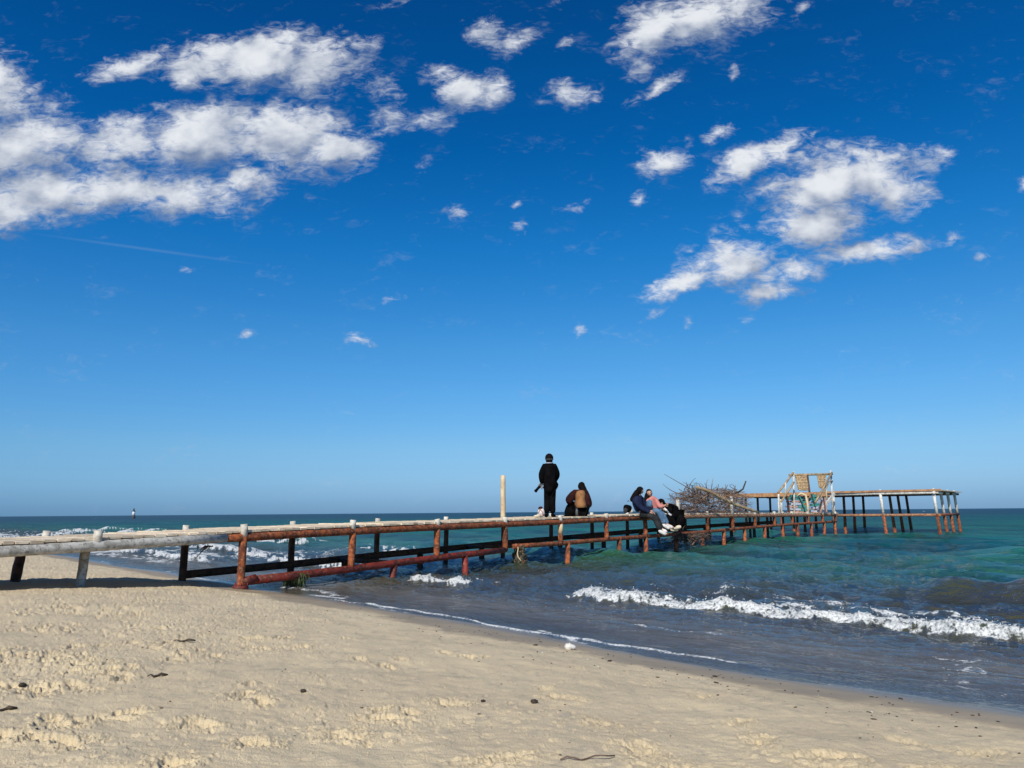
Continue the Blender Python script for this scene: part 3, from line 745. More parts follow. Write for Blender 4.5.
for _ in range(60):
    f_ = random.random(); x1 = 682+56*f_; y1 = random.uniform(490, 502); ang = random.uniform(.15, 2.95); L_ = random.uniform(8, 19)
    if x1 > 715 and ang < 1.2: L_ *= .6
    x2 = x1+math.cos(ang)*L_*.6; y2 = y1-math.sin(ang)*L_*.75; x3 = x2+random.uniform(-7, 5); y3 = min(max(y2+random.uniform(-3, 5), 478), 511)
    Yt = 27.8+jit(.6); a, b3, c3 = P(x1,y1,Yt), P(x2,max(y2,480),Yt), P(x3,y3,Yt)
    mb.tube([a*(1-u)**2+b3*2*u*(1-u)+c3*u*u for u in [i/7 for i in range(8)]], [.013*(1-.75*i/7)+.002 for i in range(8)], 4, col=random.random())
mb.build('stray_branches', M['twig'], dp)
mb = MB(); mb.tube([P(737,493,27.9), P(743,489,27.8), P(746,481,27.8)], [.035,.03,.022], 7, col=.0); mb.build('forked_branch', M['drygrass'], dp)
mb = MB()
for _ in range(60):
    a = P(random.gauss(694, 2.6), random.gauss(487.5, 2.0), 27.7+jit(.2)); d = Vector((random.gauss(0,1), random.gauss(0,1), random.gauss(0,1))).normalized()
    u = d.orthogonal().normalized()*.022; mb.add([a-u, a+d*.05, a+u, a+d*.10+Vector((0,0,.02))], [(0,1,3),(1,2,3)], col=.5)
mb.build('green_leaves', M['weed'], dp)
lg = MB(); A_, B_ = P(696,486.8,27.2), P(759,513.6,28.9); pts = [A_.lerp(B_, i/8)+Vector((0,0,.035*math.sin(i))) for i in range(9)]
lg.tube(pts, [.04,.055,.06,.065,.06,.06,.055,.05,.035], 10, wob=.08)
tag(lg.build('driftwood_log', M['log']), 'long pale log sloping down across the front of the branch heap', 'log')
mb = MB()
for (x1,y1,x2,y2) in ((678,541,690,535.5),(686,543,708,532.5),(674,536,702,535),(692,545,712,534),(680,538,688,546)):
    a, b3 = P(x1,y1,25.6), P(x2,y2,26.3); c3 = (a+b3)/2+Vector((jit(.1),jit(.1),jit(.08))); mb.tube([a,a.lerp(c3,.5)+Vector((jit(.06),0,jit(.06))),c3,b3], [.022,.03,.03,.012], 6, col=random.random()*.4)
def spray(a, d, L, r):
    pts = [a]
    for i in range(5): d = (d+Vector((jit(.35), jit(.35), jit(.35)))).normalized(); pts.append(pts[-1]+d*L/5)
    mb.tube(pts, [r*(1-.15*i) for i in range(6)], 5, col=random.random()*.5)
for _ in range(110): spray(P(random.uniform(672,704), random.uniform(533,541), 25.9+jit(.3)), Vector((random.gauss(0,1),random.gauss(0,.6),random.uniform(-.9,.1))), random.uniform(.25,.55), random.uniform(.008,.02))
tag(mb.build('caught_driftwood', M['twig']), 'dark tangle of broken branches caught on the lower rail beside the dangling shoes', 'driftwood')

# ------------------------------------------------------------------ people
def skinned(name, verts, edges, radii, sub=2):
    me = bpy.data.meshes.new(name); me.from_pydata([tuple(v) for v in verts], edges, [])
    ob = bpy.data.objects.new(name, me); C.objects.link(ob)
    ob.modifiers.new('k', 'SKIN'); ob.modifiers['k'].use_smooth_shade = True; ob.modifiers['k'].branch_smoothing = .3
    for i, r in enumerate(radii):
        sv = me.skin_vertices[0].data[i]; sv.radius = (r, r) if not hasattr(r, '__len__') else r; sv.use_root = (i == 0)
    ob.modifiers.new('s', 'SUBSURF').levels = sub
    dg = bpy.context.evaluated_depsgraph_get(); ev = ob.evaluated_get(dg); m2 = bpy.data.meshes.new_from_object(ev)
    vs = [v.co.copy() for v in m2.vertices]; fs = [list(p.vertices) for p in m2.polygons]
    bpy.data.objects.remove(ob); bpy.data.meshes.remove(me); bpy.data.meshes.remove(m2)
    return vs, fs
EDG = [('pel','spi'),('spi','che'),('che','nec'),('nec','hed'),('che','shL'),('shL','elL'),('elL','wrL'),('wrL','haL'),('che','shR'),('shR','elR'),('elR','wrR'),('wrR','haR'),
       ('pel','hiL'),('hiL','knL'),('knL','anL'),('pel','hiR'),('hiR','knR'),('knR','anR'),('anL','toL'),('anR','toR')]
BR = dict(pel=.115,spi=.105,che=.12,nec=.050,hed=.05,sh=.055,el=.040,wr=.027,ha=.030,hi=.085,kn=.055,an=.038,to=.028)
JR = dict(pel=.165,spi=.14,che=.145,nec=.065,sh=.085,el=.064,wr=.048)
TR = dict(pel=.145,hi=.112,kn=.078,an=.062)
def rr_(tab, n, sc): v = tab.get(n, tab.get(n[:2])); return v*sc
def person(J, Y, label, face, jacket, trous, shoe, hairm, hairlen=None, sc=1.0, ss=1.0, jr=None, tr=None, jscale=1.0, coat=None, cap_=False, hr=(.084,.100,.118), cat='person', group=None):
    W = {k: P(v[0], v[1], Y+v[2]) for k, v in J.items()}
    base = Vector((W['pel'].x, W['pel'].y, min(v.z for v in W.values())-.03)); root = empty('person', base)
    tag(root, label, 'person', group)
    def sk(tab, names, extra=1.0):
        n = [q for q in names if q in W]; ix = {q: i for i, q in enumerate(n)}
        return skinned('t', [W[q] for q in n], [(ix[a], ix[b]) for a, b in EDG if a in ix and b in ix], [rr_(tab, q, sc*extra) for q in n])
    mb = MB(); vs, fs = sk(BR, ['pel','spi','che','nec','hed','shL','elL','wrL','haL','shR','elR','wrR','haR','hiL','knL','anL','hiR','knR','anR','toL','toR'])
    mb.add(vs, fs, True)
    f = Vector(face).normalized(); up = (W['hed']-W['nec']).normalized(); side = f.cross(up).normalized(); up2 = side.cross(f).normalized()
    HM = Matrix((side, f, up2)).transposed(); hc = W['hed']
    def hfn(q):
        q = q.copy()
        if q.z < 0: q.x *= 1+.22*q.z; q.y *= 1+.10*q.z
        if q.y > .75 and abs(q.x) < .25 and -.35 < q.z < .15: q.y += .18*(1-abs(q.x)/.25)
        return q
    mb.ball(hc, (.074*sc, .092*sc, .115*sc), 24, 18, rot=HM, fn=hfn)
    for sx in (-1, 1):
        mb.ball(hc+HM @ Vector((sx*.030, .082, .012))*sc, (.012*sc,.008*sc,.008*sc), 8, 6, mi=2, rot=HM)
        mb.ball(hc+HM @ Vector((sx*.075, -.005, -.005))*sc, (.010*sc,.018*sc,.030*sc), 8, 6, rot=HM)
    mb.ball(hc+HM @ Vector((0, .088, -.048))*sc, (.024*sc,.008*sc,.009*sc), 8, 6, mi=1, rot=HM)
    for sd in 'LR':
        w, h = W['wr'+sd], W['ha'+sd]; d = (h-w).normalized(); x = d.cross(Vector((0.2,1,.1))).normalized(); y = x.cross(d)
        for i, (o, L) in enumerate(((-.028,.062),(-.010,.074),(.009,.070),(.026,.056))):
            a = h+x*o*sc+d*.012; mb.tube([a, a+d*L*.5*sc+y*.008, a+d*L*sc*.85+y*.030], [.0095*sc,.009*sc,.007*sc], 6)
        a = w.lerp(h, .55)-x*.03*sc; mb.tube([a, a-x*.025*sc+d*.02*sc, a-x*.034*sc+d*.055*sc], [.012*sc,.011*sc,.008*sc], 6)
    mb.build('body', [M['skin'], M['lips'], M['eye']], root)
    jt = dict(JR); jt.update(jr or {}); vs, fs = sk(jt, ['pel','spi','che','nec','shL','elL','wrL','shR','elR','wrR'], jscale)
    mb = MB(); mb.add(vs, fs, True); mb.build('jacket', M[jacket], root)
    tt_ = dict(TR); tt_.update(tr or {}); vs, fs = sk(tt_, ['pel','hiL','knL','anL','hiR','knR','anR'])
    mb = MB(); mb.add(vs, fs, True); mb.build('trousers', M[trous], root)
    for sd in 'LR':
        a, o = W['an'+sd], W['to'+sd]; mb = MB(); d = (o-a); dn = Vector((d.x, d.y, d.z)).normalized()
        vs, fs = skinned('t', [a+Vector((0,0,.03)), a-Vector((0,0,.045))*sc-dn*.04, a+dn*.09*sc-Vector((0,0,.02))*sc, a+dn*.19*sc-Vector((0,0,.025))*sc], [(0,1),(1,2),(2,3)], [.055*sc*ss,.055*sc*ss,.052*sc*ss,.042*sc*ss], 2)
        mb.add(vs, fs, True)
        mb.build('shoe', M[shoe], root)
    # hair
    mb = MB()
    def cutball(r, off, thr):
        b0 = MB(); b0.ball((0,0,0), 1, 24, 16)
        keepv = [not (v[1] > thr and v[2] < .45) for v in b0.v]
        fs = [fc for fc in b0.f if all(keepv[i] for i in fc)]
        vs = [hc+HM @ (Vector((v[0]*r[0], v[1]*r[1], v[2]*r[2]))+Vector(off))*sc for v in b0.v]; mb.add(vs, fs, True)
    cutball(hr, (0,-.014,.008), .35)
    if hairlen:
        vs, fs = skinned('t', [hc+HM @ Vector((0,-.04,.03))*sc]+[P(x, y, Y+dy) for x, y, dy in hairlen], [(i, i+1) for i in range(len(hairlen))], [.095*sc]+[.105*sc*(1-.12*i) for i in range(len(hairlen))], 2)
        mb.add(vs, fs, True)
    mb.build('hair', M[hairm], root)
    if cap_:
        mb = MB(); b0 = MB(); b0.ball((0,0,0), 1, 20, 14)
        fs = [fc for fc in b0.f if all(b0.v[i][2] > -.02 for i in fc)]
        mb.add([hc+HM @ (Vector((v[0]*.092, v[1]*.108, v[2]*.10))+Vector((0,-.005,.035)))*sc for v in b0.v], fs, True)
        mb.ball(hc+HM @ Vector((0,.115,.045))*sc, (.07*sc,.06*sc,.010*sc), 12, 6, rot=HM)
        mb.build('cap', M['black'], root)
    return root, W, HM
def loft(rows, Y, seg=24):
    """closed garment shell from rows of (centre px, row py, half width px, depth radius, dy)"""
    mb = MB(); vs = []; n = len(rows)
    for j, (cx_, py, hw, dr, dy) in enumerate(rows):
        c0 = P(cx_, py, Y+dy); w_ = (P(cx_+hw, py, Y+dy)-c0).length
        for k in range(seg):
            a = 2*math.pi*k/seg; f_ = 1+.035*math.sin(3*a+j*.9)+.02*math.sin(7*a-j*1.7)
            vs.append(c0+Vector((w_*math.cos(a)*f_, dr*math.sin(a)*f_, 0)))
    fs = [(j*seg+k, j*seg+(k+1) % seg, (j+1)*seg+(k+1) % seg, (j+1)*seg+k) for j in range(n-1) for k in range(seg)]
    fs += [tuple(range(seg))[::-1], tuple((n-1)*seg+k for k in range(seg))]
    mb.add(vs, fs, True); return mb
# standing person, seen from behind
Ys = 21.0
Jst = dict(pel=(550,488.5,0),spi=(550,479.5,0),che=(549.5,471,0),nec=(549.3,463.6,0),hed=(549.2,458.2,-.0),shL=(544.2,466.8,.02),elL=(541.6,475.8,-.02),wrL=(542.2,483.3,.10),haL=(540.6,486.0,.13),
           shR=(554.6,466.8,.02),elR=(556.9,475.5,.02),wrR=(554.5,481,.22),haR=(552.5,481.5,.30),hiL=(547.6,490,0),knL=(547.4,502,.0),anL=(546.6,514.0,0),toL=(545.8,516.2,.22),
           hiR=(552.4,490,0),knR=(552.0,502,.0),anR=(552.8,514.0,.02),toR=(555,516.2,.20))
r1_, W1, HM1 = person(Jst, Ys, 'person in a long black coat standing with back to the beach, holding a camera', (.05,1,-.12), 'black', 'black', 'black', 'hair',
       jr=dict(pel=.215,spi=.205,che=.20,sh=.125,el=.10,wr=.068), tr=dict(hi=.12,kn=.10,an=.085), hr=(.112,.115,.120), hairlen=[(549.3,460.8,-.05),(549.3,463.5,-.06)])
mb = loft([(549.3,463.6,1.9,.09,0),(549.4,465.0,4.3,.13,0),(549.5,467,5.6,.17,0),(549.5,471,5.9,.19,0),(549.6,476,5.7,.19,0),(550.2,480,6.1,.20,0),(550.9,484.4,7.7,.22,0),(550.8,487,7.1,.22,0),(550.2,490,5.9,.21,0),(549.8,493,4.9,.18,0)], Ys)
mb.build('coat_skirt', M['black'], r1_)
mb = MB(); hc = W1['hed']
pts = [hc+Vector((.095*math.cos(a), -.03+.10*math.sin(a), -.135)) for a in [math.pi*2*i/16 for i in range(17)]]; mb.tube(pts, .016, 8)
mb.build('collar', M['lav'], r1_)
mb = MB(); pts = [hc+Vector((.104*math.cos(a), -.02+.108*math.sin(a), -.035)) for a in [math.pi+math.pi*i/10 for i in range(11)]]; mb.tube(pts, .013, 6)
mb.ball(hc+Vector((-.088,-.02,-.02)), (.02,.035,.04), 10, 8); mb.ball(hc+Vector((.088,-.02,-.02)), (.02,.035,.04), 10, 8)
mb.build('headphones', M['camgrey'], r1_)
cmr = empty('camera_in_hand', P(539,488,Ys+.1)); tag(cmr, 'grey camera with a long dark lens held low by the standing person', 'camera')
mb = MB(); mb.beam(P(541.5,483.5,Ys+.12), P(538.8,487.5,Ys+.12), .09, .075); mb.build('camera_body', M['camgrey'], cmr)
mb = MB(); mb.tube([P(539.6,486.5,Ys+.1), P(537.2,489.2,Ys+.06), P(535.4,491.4,Ys+.02)], [.038,.036,.044], 12); mb.build('lens', M['black'], cmr)
mb = MB(); mb.tube([P(541.8,480,Ys+.1), P(542.4,483.5,Ys+.1), P(541.8,489.5,Ys+.12)], [.02,.022,.012], 6); mb.build('strap', M['whitecloth'], cmr)
# bag beside the feet
bg = empty('bag', P(541,517,Ys)); tag(bg, 'small pale patterned bag with a dark top beside the feet of the standing person', 'bag')
mb = MB(); mb.ball(P(541.3,512.6,Ys), (.095,.08,.13), 14, 10); mb.build('bag_body', M['whitecloth'], bg)
mb = MB(); mb.ball(P(540.6,508.4,Ys), (.065,.06,.055), 12, 8); mb.build('bag_top', M['maroon'], bg)
mb = MB(); mb.tube([P(538.6,513,Ys-.05),P(540.2,509,Ys-.08),P(542.5,512,Ys-.09),P(543.2,516,Ys-.07)], .014, 6); mb.build('bag_strap', M['pinkcloth'], bg)
sh_ = MB(); sh_.ball(P(537.2,516.2,Ys-.1), (.10,.07,.035), 12, 8); sh_.ball(P(538.6,515.4,Ys-.1), (.06,.06,.045), 12, 8)
tag(sh_.build('folded_cloth', M['cream']), 'small cream cloth lying on the deck left of the pale bag', 'cloth')
# crouching person
Yc = 21.6
Jc = dict(pel=(580.5,508.5,0),spi=(580.4,502.5,.05),che=(580.3,495.6,.12),nec=(580.9,490.2,.18),hed=(581.4,486.6,.24),shL=(574.8,493.6,.12),elL=(568.4,500.4,.0),wrL=(572.6,505,.22),haL=(574.5,504,.3),
          shR=(585.6,493.6,.12),elR=(588.6,505.6,.0),wrR=(585.2,505,.24),haR=(583.5,504,.32),hiL=(576.5,510,0),knL=(569.5,507,.38),anL=(566.2,515.0,.2),toL=(564.4,516.2,.25),
          hiR=(584,510,0),knR=(585.5,507,.38),anR=(585.6,514.8,.2),toR=(586.4,516,.36))
rc, Wc, HMc = person(Jc, Yc, 'person crouching on the deck in a tan vest over dark wine sleeves', (0,1,-.5), 'maroon', 'black', 'black', 'hair',
       hairlen=[(583.2,489.5,.14),(585.0,493,.10),(586.0,497,.08)], hr=(.10,.11,.125), jr=dict(pel=.20,spi=.20,che=.21,sh=.15,el=.12,wr=.10), tr=dict(pel=.18,hi=.17,kn=.13,an=.08))
mb = loft([(580.8,490.4,2.6,.14,.08),(580.4,491.6,4.6,.20,.07),(580.2,494.5,5.2,.25,.05),(580.2,499,5.0,.26,.03),(580.4,503.5,5.6,.27,.0),(580.8,507.6,6.7,.28,-.03)], Yc)
mb.build('vest', M['tan'], rc)
mb = MB()
vs, fs = skinned('t', [P(575,510,Yc), P(569,512.5,Yc-.02), P(565,515.6,Yc-.02)], [(0,1),(1,2)], [.19,.15,.07], 2); mb.add(vs, fs, True)
vs, fs = skinned('t', [P(583.5,510,Yc), P(584.5,514.5,Yc-.02)], [(0,1)], [.17,.15], 2); mb.add(vs, fs, True); mb.build('skirt', M['black'], rc)
mb = MB(); mb.tube([P(576.7,508.5,Yc-.24), P(576.9,511.5,Yc-.25), P(576.9,516,Yc-.24)], [.03,.04,.04], 8)
tag(mb.build('bottle', M['camgrey']), 'small grey bottle standing behind the crouching person', 'bottle')
# seated woman in navy
Yn = 23.75
Jn = dict(pel=(640.5,512.2,.1),spi=(638.2,505.8,.1),che=(637.6,499.6,.08),nec=(639.2,494.6,.06),hed=(640.2,490.9,.04),shL=(635,499.4,-.06),elL=(640,507,-.18),wrL=(650,512.6,-.18),haL=(653.4,514,-.18),
          shR=(640.6,498.6,.24),elR=(646,505.5,.32),wrR=(651,511,.2),haR=(652.6,512.4,.15),hiL=(643,513.4,0),knL=(654.5,517.0,-.22),anL=(660.8,530.6,-.28),toL=(667.5,534.4,-.34),
          hiR=(643,513.4,.22),knR=(655.5,516.5,.02),anR=(661.6,528.8,-.05),toR=(667.5,532,-.12))
rn, _, _ = person(Jn, Yn, 'woman with long dark hair in a navy top and grey trousers sitting on the edge', (.9,.15,-.25), 'darkblue', 'greycloth', 'whitecloth', 'hair',
       hairlen=[(636.4,493.5,.04),(633.2,498,.05),(631,502,.05)], hr=(.10,.115,.125), jr=dict(pel=.18,spi=.17,che=.165,sh=.115,el=.095,wr=.065), tr=dict(hi=.125,kn=.10,an=.085), ss=1.35)
# second woman
Yp = 24.2
Jp = dict(pel=(654.5,513.0,.15),spi=(653.6,506.8,.12),che=(652.6,501.0,.08),nec=(650.4,496.6,.04),hed=(649.3,493.0,.0),shL=(648.4,500.4,.0),elL=(647.6,507,-.1),wrL=(651.5,510.8,-.15),haL=(653.6,511,-.17),
          shR=(655.6,499.8,.1),elR=(659.6,506.8,.0),wrR=(664.4,505.8,-.1),haR=(666.2,504.6,-.12),hiL=(652.6,511.5,-.02),knL=(659,511.3,-.34),anL=(664.6,524.6,-.42),toL=(671.4,528.8,-.48),
          hiR=(656,512.5,.2),knR=(662,513.6,-.1),anR=(667.5,524.5,-.2),toR=(674,527.8,-.28))
rp, _, _ = person(Jp, Yp, 'woman in a pink jacket and blue jeans sitting on the pier edge', (-.1,-.95,-.1), 'pinkcloth', 'jean', 'whitecloth', 'hairb',
       hairlen=[(647.4,496,.06),(646.6,500.5,.06),(646.9,503.5,.05)], hr=(.095,.105,.12), jr=dict(sh=.095,el=.08,wr=.06), tr=dict(hi=.12,kn=.098,an=.075), ss=1.3)
mb = MB(); vs, fs = skinned('t', [P(649.2,508,Yp-.2), P(649.0,503,Yp-.2), P(650.2,499.6,Yp-.16)], [(0,1),(1,2)], [.12,.11,.07], 2); mb.add(vs, fs, True); mb.build('denim_sleeve', M['jean'], rp)
# person in black, bent forward
Yk = 24.9
Jk = dict(pel=(675.8,513.6,.1),spi=(672.2,509.6,.05),che=(667.6,507.8,-.02),nec=(663.9,505.2,-.05),hed=(661.3,502.8,-.08),shL=(668.6,507.6,-.2),elL=(671.0,513.0,-.32),wrL=(664.8,511,-.4),haL=(663,508.4,-.42),
          shR=(667.5,505,.16),elR=(665,511,.12),wrR=(662,509,.0),haR=(661,507.5,-.05),hiL=(676.5,515.0,0),knL=(669,518.8,-.5),anL=(675.6,527.0,-.52),toL=(681,525.8,-.6),
          hiR=(677.5,515.0,.2),knR=(670,519.5,-.25),anR=(672.5,529,-.38),toR=(679,529,-.5))
rk, _, _ = person(Jk, Yk, 'person in black with a cap bent forward on the edge beside the branches', (-.75,-.35,-.5), 'black', 'black', 'cream', 'hair',
       hr=(.105,.115,.12), jr=dict(pel=.24,spi=.23,che=.19,sh=.13,el=.10), tr=dict(pel=.2,hi=.19,kn=.16,an=.10), cap_=True, ss=1.25)
mb = MB(); mb.tube([P(664.2,508.5,Yk-.52), P(667,511,Yk-.56), P(669.2,514,Yk-.56), P(671.2,515.4,Yk-.56)], [.04,.032,.03,.04], 8); tag(mb.build('scarf_end', M['whitecloth'], rk), 'white strip down the dark sleeve')
mb = MB(); vs, fs = skinned('t', [P(678,516,Yk), P(679.5,521,Yk-.2), P(678,529,Yk-.28)], [(0,1),(1,2)], [.23,.22,.14], 2); mb.add(vs, fs, True); mb.build('long_coat', M['black'], rk)
# bags by the seated women
bp = empty('backpack', P(626,515.5,Yn)); tag(bp, 'black backpack standing on the deck behind the woman in navy', 'backpack')
mb = MB(); vs, fs = skinned('t', [P(627.6,513,Yn-.35), P(627.4,508,Yn-.35), P(628.2,504.5,Yn-.35)], [(0,1),(1,2)], [.13,.145,.13], 2); mb.add(vs, fs, True); mb.build('pack_body', M['black'], bp)
mb = MB(); mb.ball(P(625.6,510.5,Yn-.5), (.07,.05,.08), 12, 8); mb.build('front_pocket', M['greycloth'], bp)
mb = MB(); mb.tube([P(627.4,501.8,Yn-.35), P(628.2,500.4,Yn-.35), P(629.2,501.8,Yn-.35)], .01, 6); mb.build('handle', M['greycloth'], bp)
tb = MB(); vs, fs = skinned('t', [P(631.2,513.2,Yn-.35), P(630.6,510,Yn-.35), P(630.6,507,Yn-.35)], [(0,1),(1,2)], [.095,.065,.045], 2); tb.add(vs, fs, True)
tag(tb.build('tote_bag', M['cream']), 'cream cloth bag between the black backpack and the woman in navy', 'bag')

# ------------------------------------------------------------------ dry strands hanging below the grey rail, weed on the lower rail
mb = MB()
for (x1,y1,x2,y2) in ((209,546,196,558),(206,546,200,551),(197,546,198,550),(210,546,203,549),(213,546,207,550)):
    a = P(x1,y1,12.6); b3 = P(x2,y2,12.6); mb.tube([a, a.lerp(b3,.5)+Vector((0,0,.02)), b3], [.013,.010,.005], 5)
tag(mb.build('hanging_strands', M['drygrass']), 'few dry strands hanging below the grey rail over the water edge', 'weed strands')
mb = MB()
for i in range(260):
    a = P(random.gauss(295, 5), random.uniform(572, 579), 13.9+jit(.1)); b3 = a+Vector((random.gauss(0,.05), random.gauss(0,.04), -random.uniform(.06, .22)))
    mb.tube([a, a.lerp(b3,.5)+Vector((jit(.03),jit(.03),0)), b3], [.012,.010,.004], 4, col=random.random())
tag(mb.build('seaweed_clump', M['weed']), 'clump of dark green seaweed hanging from the red lower rail', 'seaweed')
# ------------------------------------------------------------------ sea marker
bc = empty('sea_beacon', P(133.5,518.0,330)); z0 = 0; q = P(133.5,516,330); bc.location = (q.x, q.y, 0); tag(bc, 'slim white marker beacon standing in the sea near the left horizon', 'beacon')
mb = MB(); mb.tube([(q.x,q.y,-1),(q.x,q.y,1.3)], [.75,.7], 14); mb.build('base', M['beacon_dark'], bc)
mb = MB(); mb.tube([(q.x,q.y,1.3),(q.x,q.y,3.0)], [.6,.5], 14); mb.build('tower', M['beacon_white'], bc)
mb = MB(); mb.tube([(q.x,q.y,3.0),(q.x,q.y,3.2)], [.7,.7], 14); mb.tube([(q.x,q.y,3.2),(q.x,q.y,3.8)], [.3,.25], 10); mb.ball((q.x,q.y,3.95), .28, 10, 8); mb.build('lantern', M['beacon_dark'], bc)

# ------------------------------------------------------------------ things lying on the sand
def on_sand(px, py):
    z = .3
    for _ in range(5): g = G(px, py, z); z = sand_z(g.x, g.y)
    return Vector((g.x, g.y, z))
g = on_sand(569, 649); mb = MB()
def shf(q): q = q.copy(); q *= 1+.12*math.sin(q.x*9)+.08*math.sin(q.y*13+q.z*5); return q
mb.ball(g+Vector((0,0,.022)), (.042,.035,.03), 18, 12, fn=shf); mb.ball(g+Vector((.035,.0,.018)), (.022,.02,.02), 12, 8, fn=shf)
tag(mb.build('white_shell', M['shell']), 'white lumpy shell lying on the wet sand near the waterline', 'shell')
for px, py, L, lab in ((184,642.5,.11,'dark curled seaweed strip on the dry sand, the largest and farthest one'), (157,677,.07,'dark short seaweed strip on the sand, in the middle of the left half'), (4,711,.06,'dark seaweed strip cut by the left edge of the photo'),
                       (588,760,.17,'thin dry twig lying on the sand at the bottom edge of the photo')):
    g = on_sand(px, py); mb = MB(); n = 9; pts = []
    for i in range(n): u = i/(n-1)-.5; pts.append(g+Vector((u*L*1.3, u*.05+.012*math.sin(i*1.7), .010+.006*math.sin(i*1.3))))
    thin = 'twig' in lab
    mb.tube(pts, [(.003 if thin else .003+.006*math.sin(math.pi*min(1,(i+.3)/n)**1.6)) for i in range(n)], 7)
    tag(mb.build('twig' if thin else 'seaweed_strip', M['twig'] if thin else M['drygrass']), lab, 'twig' if thin else 'seaweed', None if thin else 'seaweed strips on the sand')
for px, py, r, lab in ((303,692,.014,'dark pebble alone on the sand left of the middle'),(22,685,.016,'dark pebble on the churned sand by the left edge'),(483,702,.011,'small dark pebble on the sand below the middle'),(534,703,.017,'brown pebble half sunk in the sand below the middle')):
    g = on_sand(px, py); mb = MB(); mb.ball(g+Vector((0,0,r*.4)), (r*1.2,r,r*.75), 12, 8, fn=shf); tag(mb.build('pebble', M['drygrass']), lab, 'pebble', 'pebbles on the sand')
# wrack: countless specks of weed and shell grit along the high water line
mb = MB()
tgt = 0
while tgt < 230:
    x = random.uniform(-6, 6); y = random.uniform(3.6, 14); sv = S(x, y)
    if not (-1.9 < sv < -.25): continue
    if abs(x) > y*.85 or (x < -.8 and random.random() < .75): continue
    if random.random() > math.exp(-((sv+.95)/.55)**2): continue
    tgt += 1; z = sand_z(x, y); r = random.uniform(.0025, .007)*(2.0 if random.random() < .06 else 1)
    light = random.random() < .07
    mb.ball((x, y, z+r*.3), (r*random.uniform(1, 2.6), r, r*.55), 6, 4, mi=1 if light else 0, rot=Matrix.Rotation(random.uniform(0, 3), 3, 'Z'))
tgt = 0
while tgt < 160:
    x = random.uniform(-6, 5); y = random.uniform(3.2, 10); 
    if abs(x) > y*.8 or S(x, y) > -1.6: continue
    tgt += 1; z = sand_z(x, y); r = random.uniform(.0025, .006); mb.ball((x, y, z+r*.3), (r*random.uniform(1, 2), r, r*.6), 6, 4, mi=0 if random.random() < .9 else 1)
tag(mb.build('shore_debris', [M['drygrass'], M['shell']]), kind='stuff')

# ------------------------------------------------------------------ light
SAZ, SEL = R(180+19), R(39)
sd = Vector((math.sin(SAZ)*math.cos(SEL), math.cos(SAZ)*math.cos(SEL), math.sin(SEL)))
sun = bpy.data.objects.new('sun', bpy.data.lights.new('sun', 'SUN')); C.objects.link(sun)
sun.data.energy = 4.6; sun.data.angle = R(.5); sun.data.color = (1, .95, .86)
sun.rotation_euler = sd.to_track_quat('Z', 'Y').to_euler(); sun.location = (0, 0, 30)

# ------------------------------------------------------------------ sky
w = bpy.data.worlds.new('World'); scene.world = w; w.use_nodes = True; t = NT(w.node_tree)
bgn = t.n['Background']
sky = t.new('ShaderNodeTexSky', sky_type='NISHITA'); sky.sun_disc = False; sky.sun_elevation = SEL; sky.sun_rotation = SAZ
sky.air_density = 1.0; sky.dust_density = .3; sky.ozone_density = 3.0; sky.altitude = 0
tc = t.new('ShaderNodeTexCoord').outputs['Generated']
sx = t.new('ShaderNodeSeparateXYZ'); t.l.new(tc, sx.inputs[0])
GR = (1.28, 1.20, 1.10)   # per channel contrast of the clear air
sep = t.new('ShaderNodeSeparateColor'); t.l.new(sky.outputs[0], sep.inputs[0])
cmb = t.new('ShaderNodeCombineColor')
SKYP = [(1.0, 1.55), (1.0, 1.05), (1.0, .80)]
for i, (g_, e_) in enumerate(SKYP):
    v = t.m('MULTIPLY', sep.outputs[i], .1); v = t.m('POWER', v, e_); t.l.new(t.m('MULTIPLY', v, (1.0, .95, 1.0)[i]), cmb.inputs[i])
def s2l(c): c /= 255.; return c/12.92 if c <= .04045 else ((c+.055)/1.055)**2.4
RMP = [(0.0067, (0.303, 0.535, 0.923)), (0.0168, (0.335, 0.573, 0.965)), (0.0423, (0.47, 0.677, 0.99)), (0.0807, (0.609, 0.762, 0.98)), (0.145, (0.613, 0.812, 1.025)), (0.2089, (0.553, 0.828, 1.021)), (0.3322, (0.193, 0.759, 0.996)), (0.4452, (0.048, 0.619, 0.855)), (0.5798, (0.036, 0.515, 0.709))]
cr = t.new('ShaderNodeValToRGB'); el = cr.color_ramp; el.interpolation = 'LINEAR'
for i, (z_, c_) in enumerate(RMP):
    e_ = el.elements[i] if i < 2 else el.elements.new(z_)
    e_.position = z_; e_.color = (*[x/2 for x in c_], 1)
t.l.new(t.m('MAXIMUM', sx.outputs[2], 0), cr.inputs[0])
clear = t.mix(1.0, cmb.outputs[0], t.vm('SCALE', cr.outputs[0], scale=2.0), 'MULTIPLY')
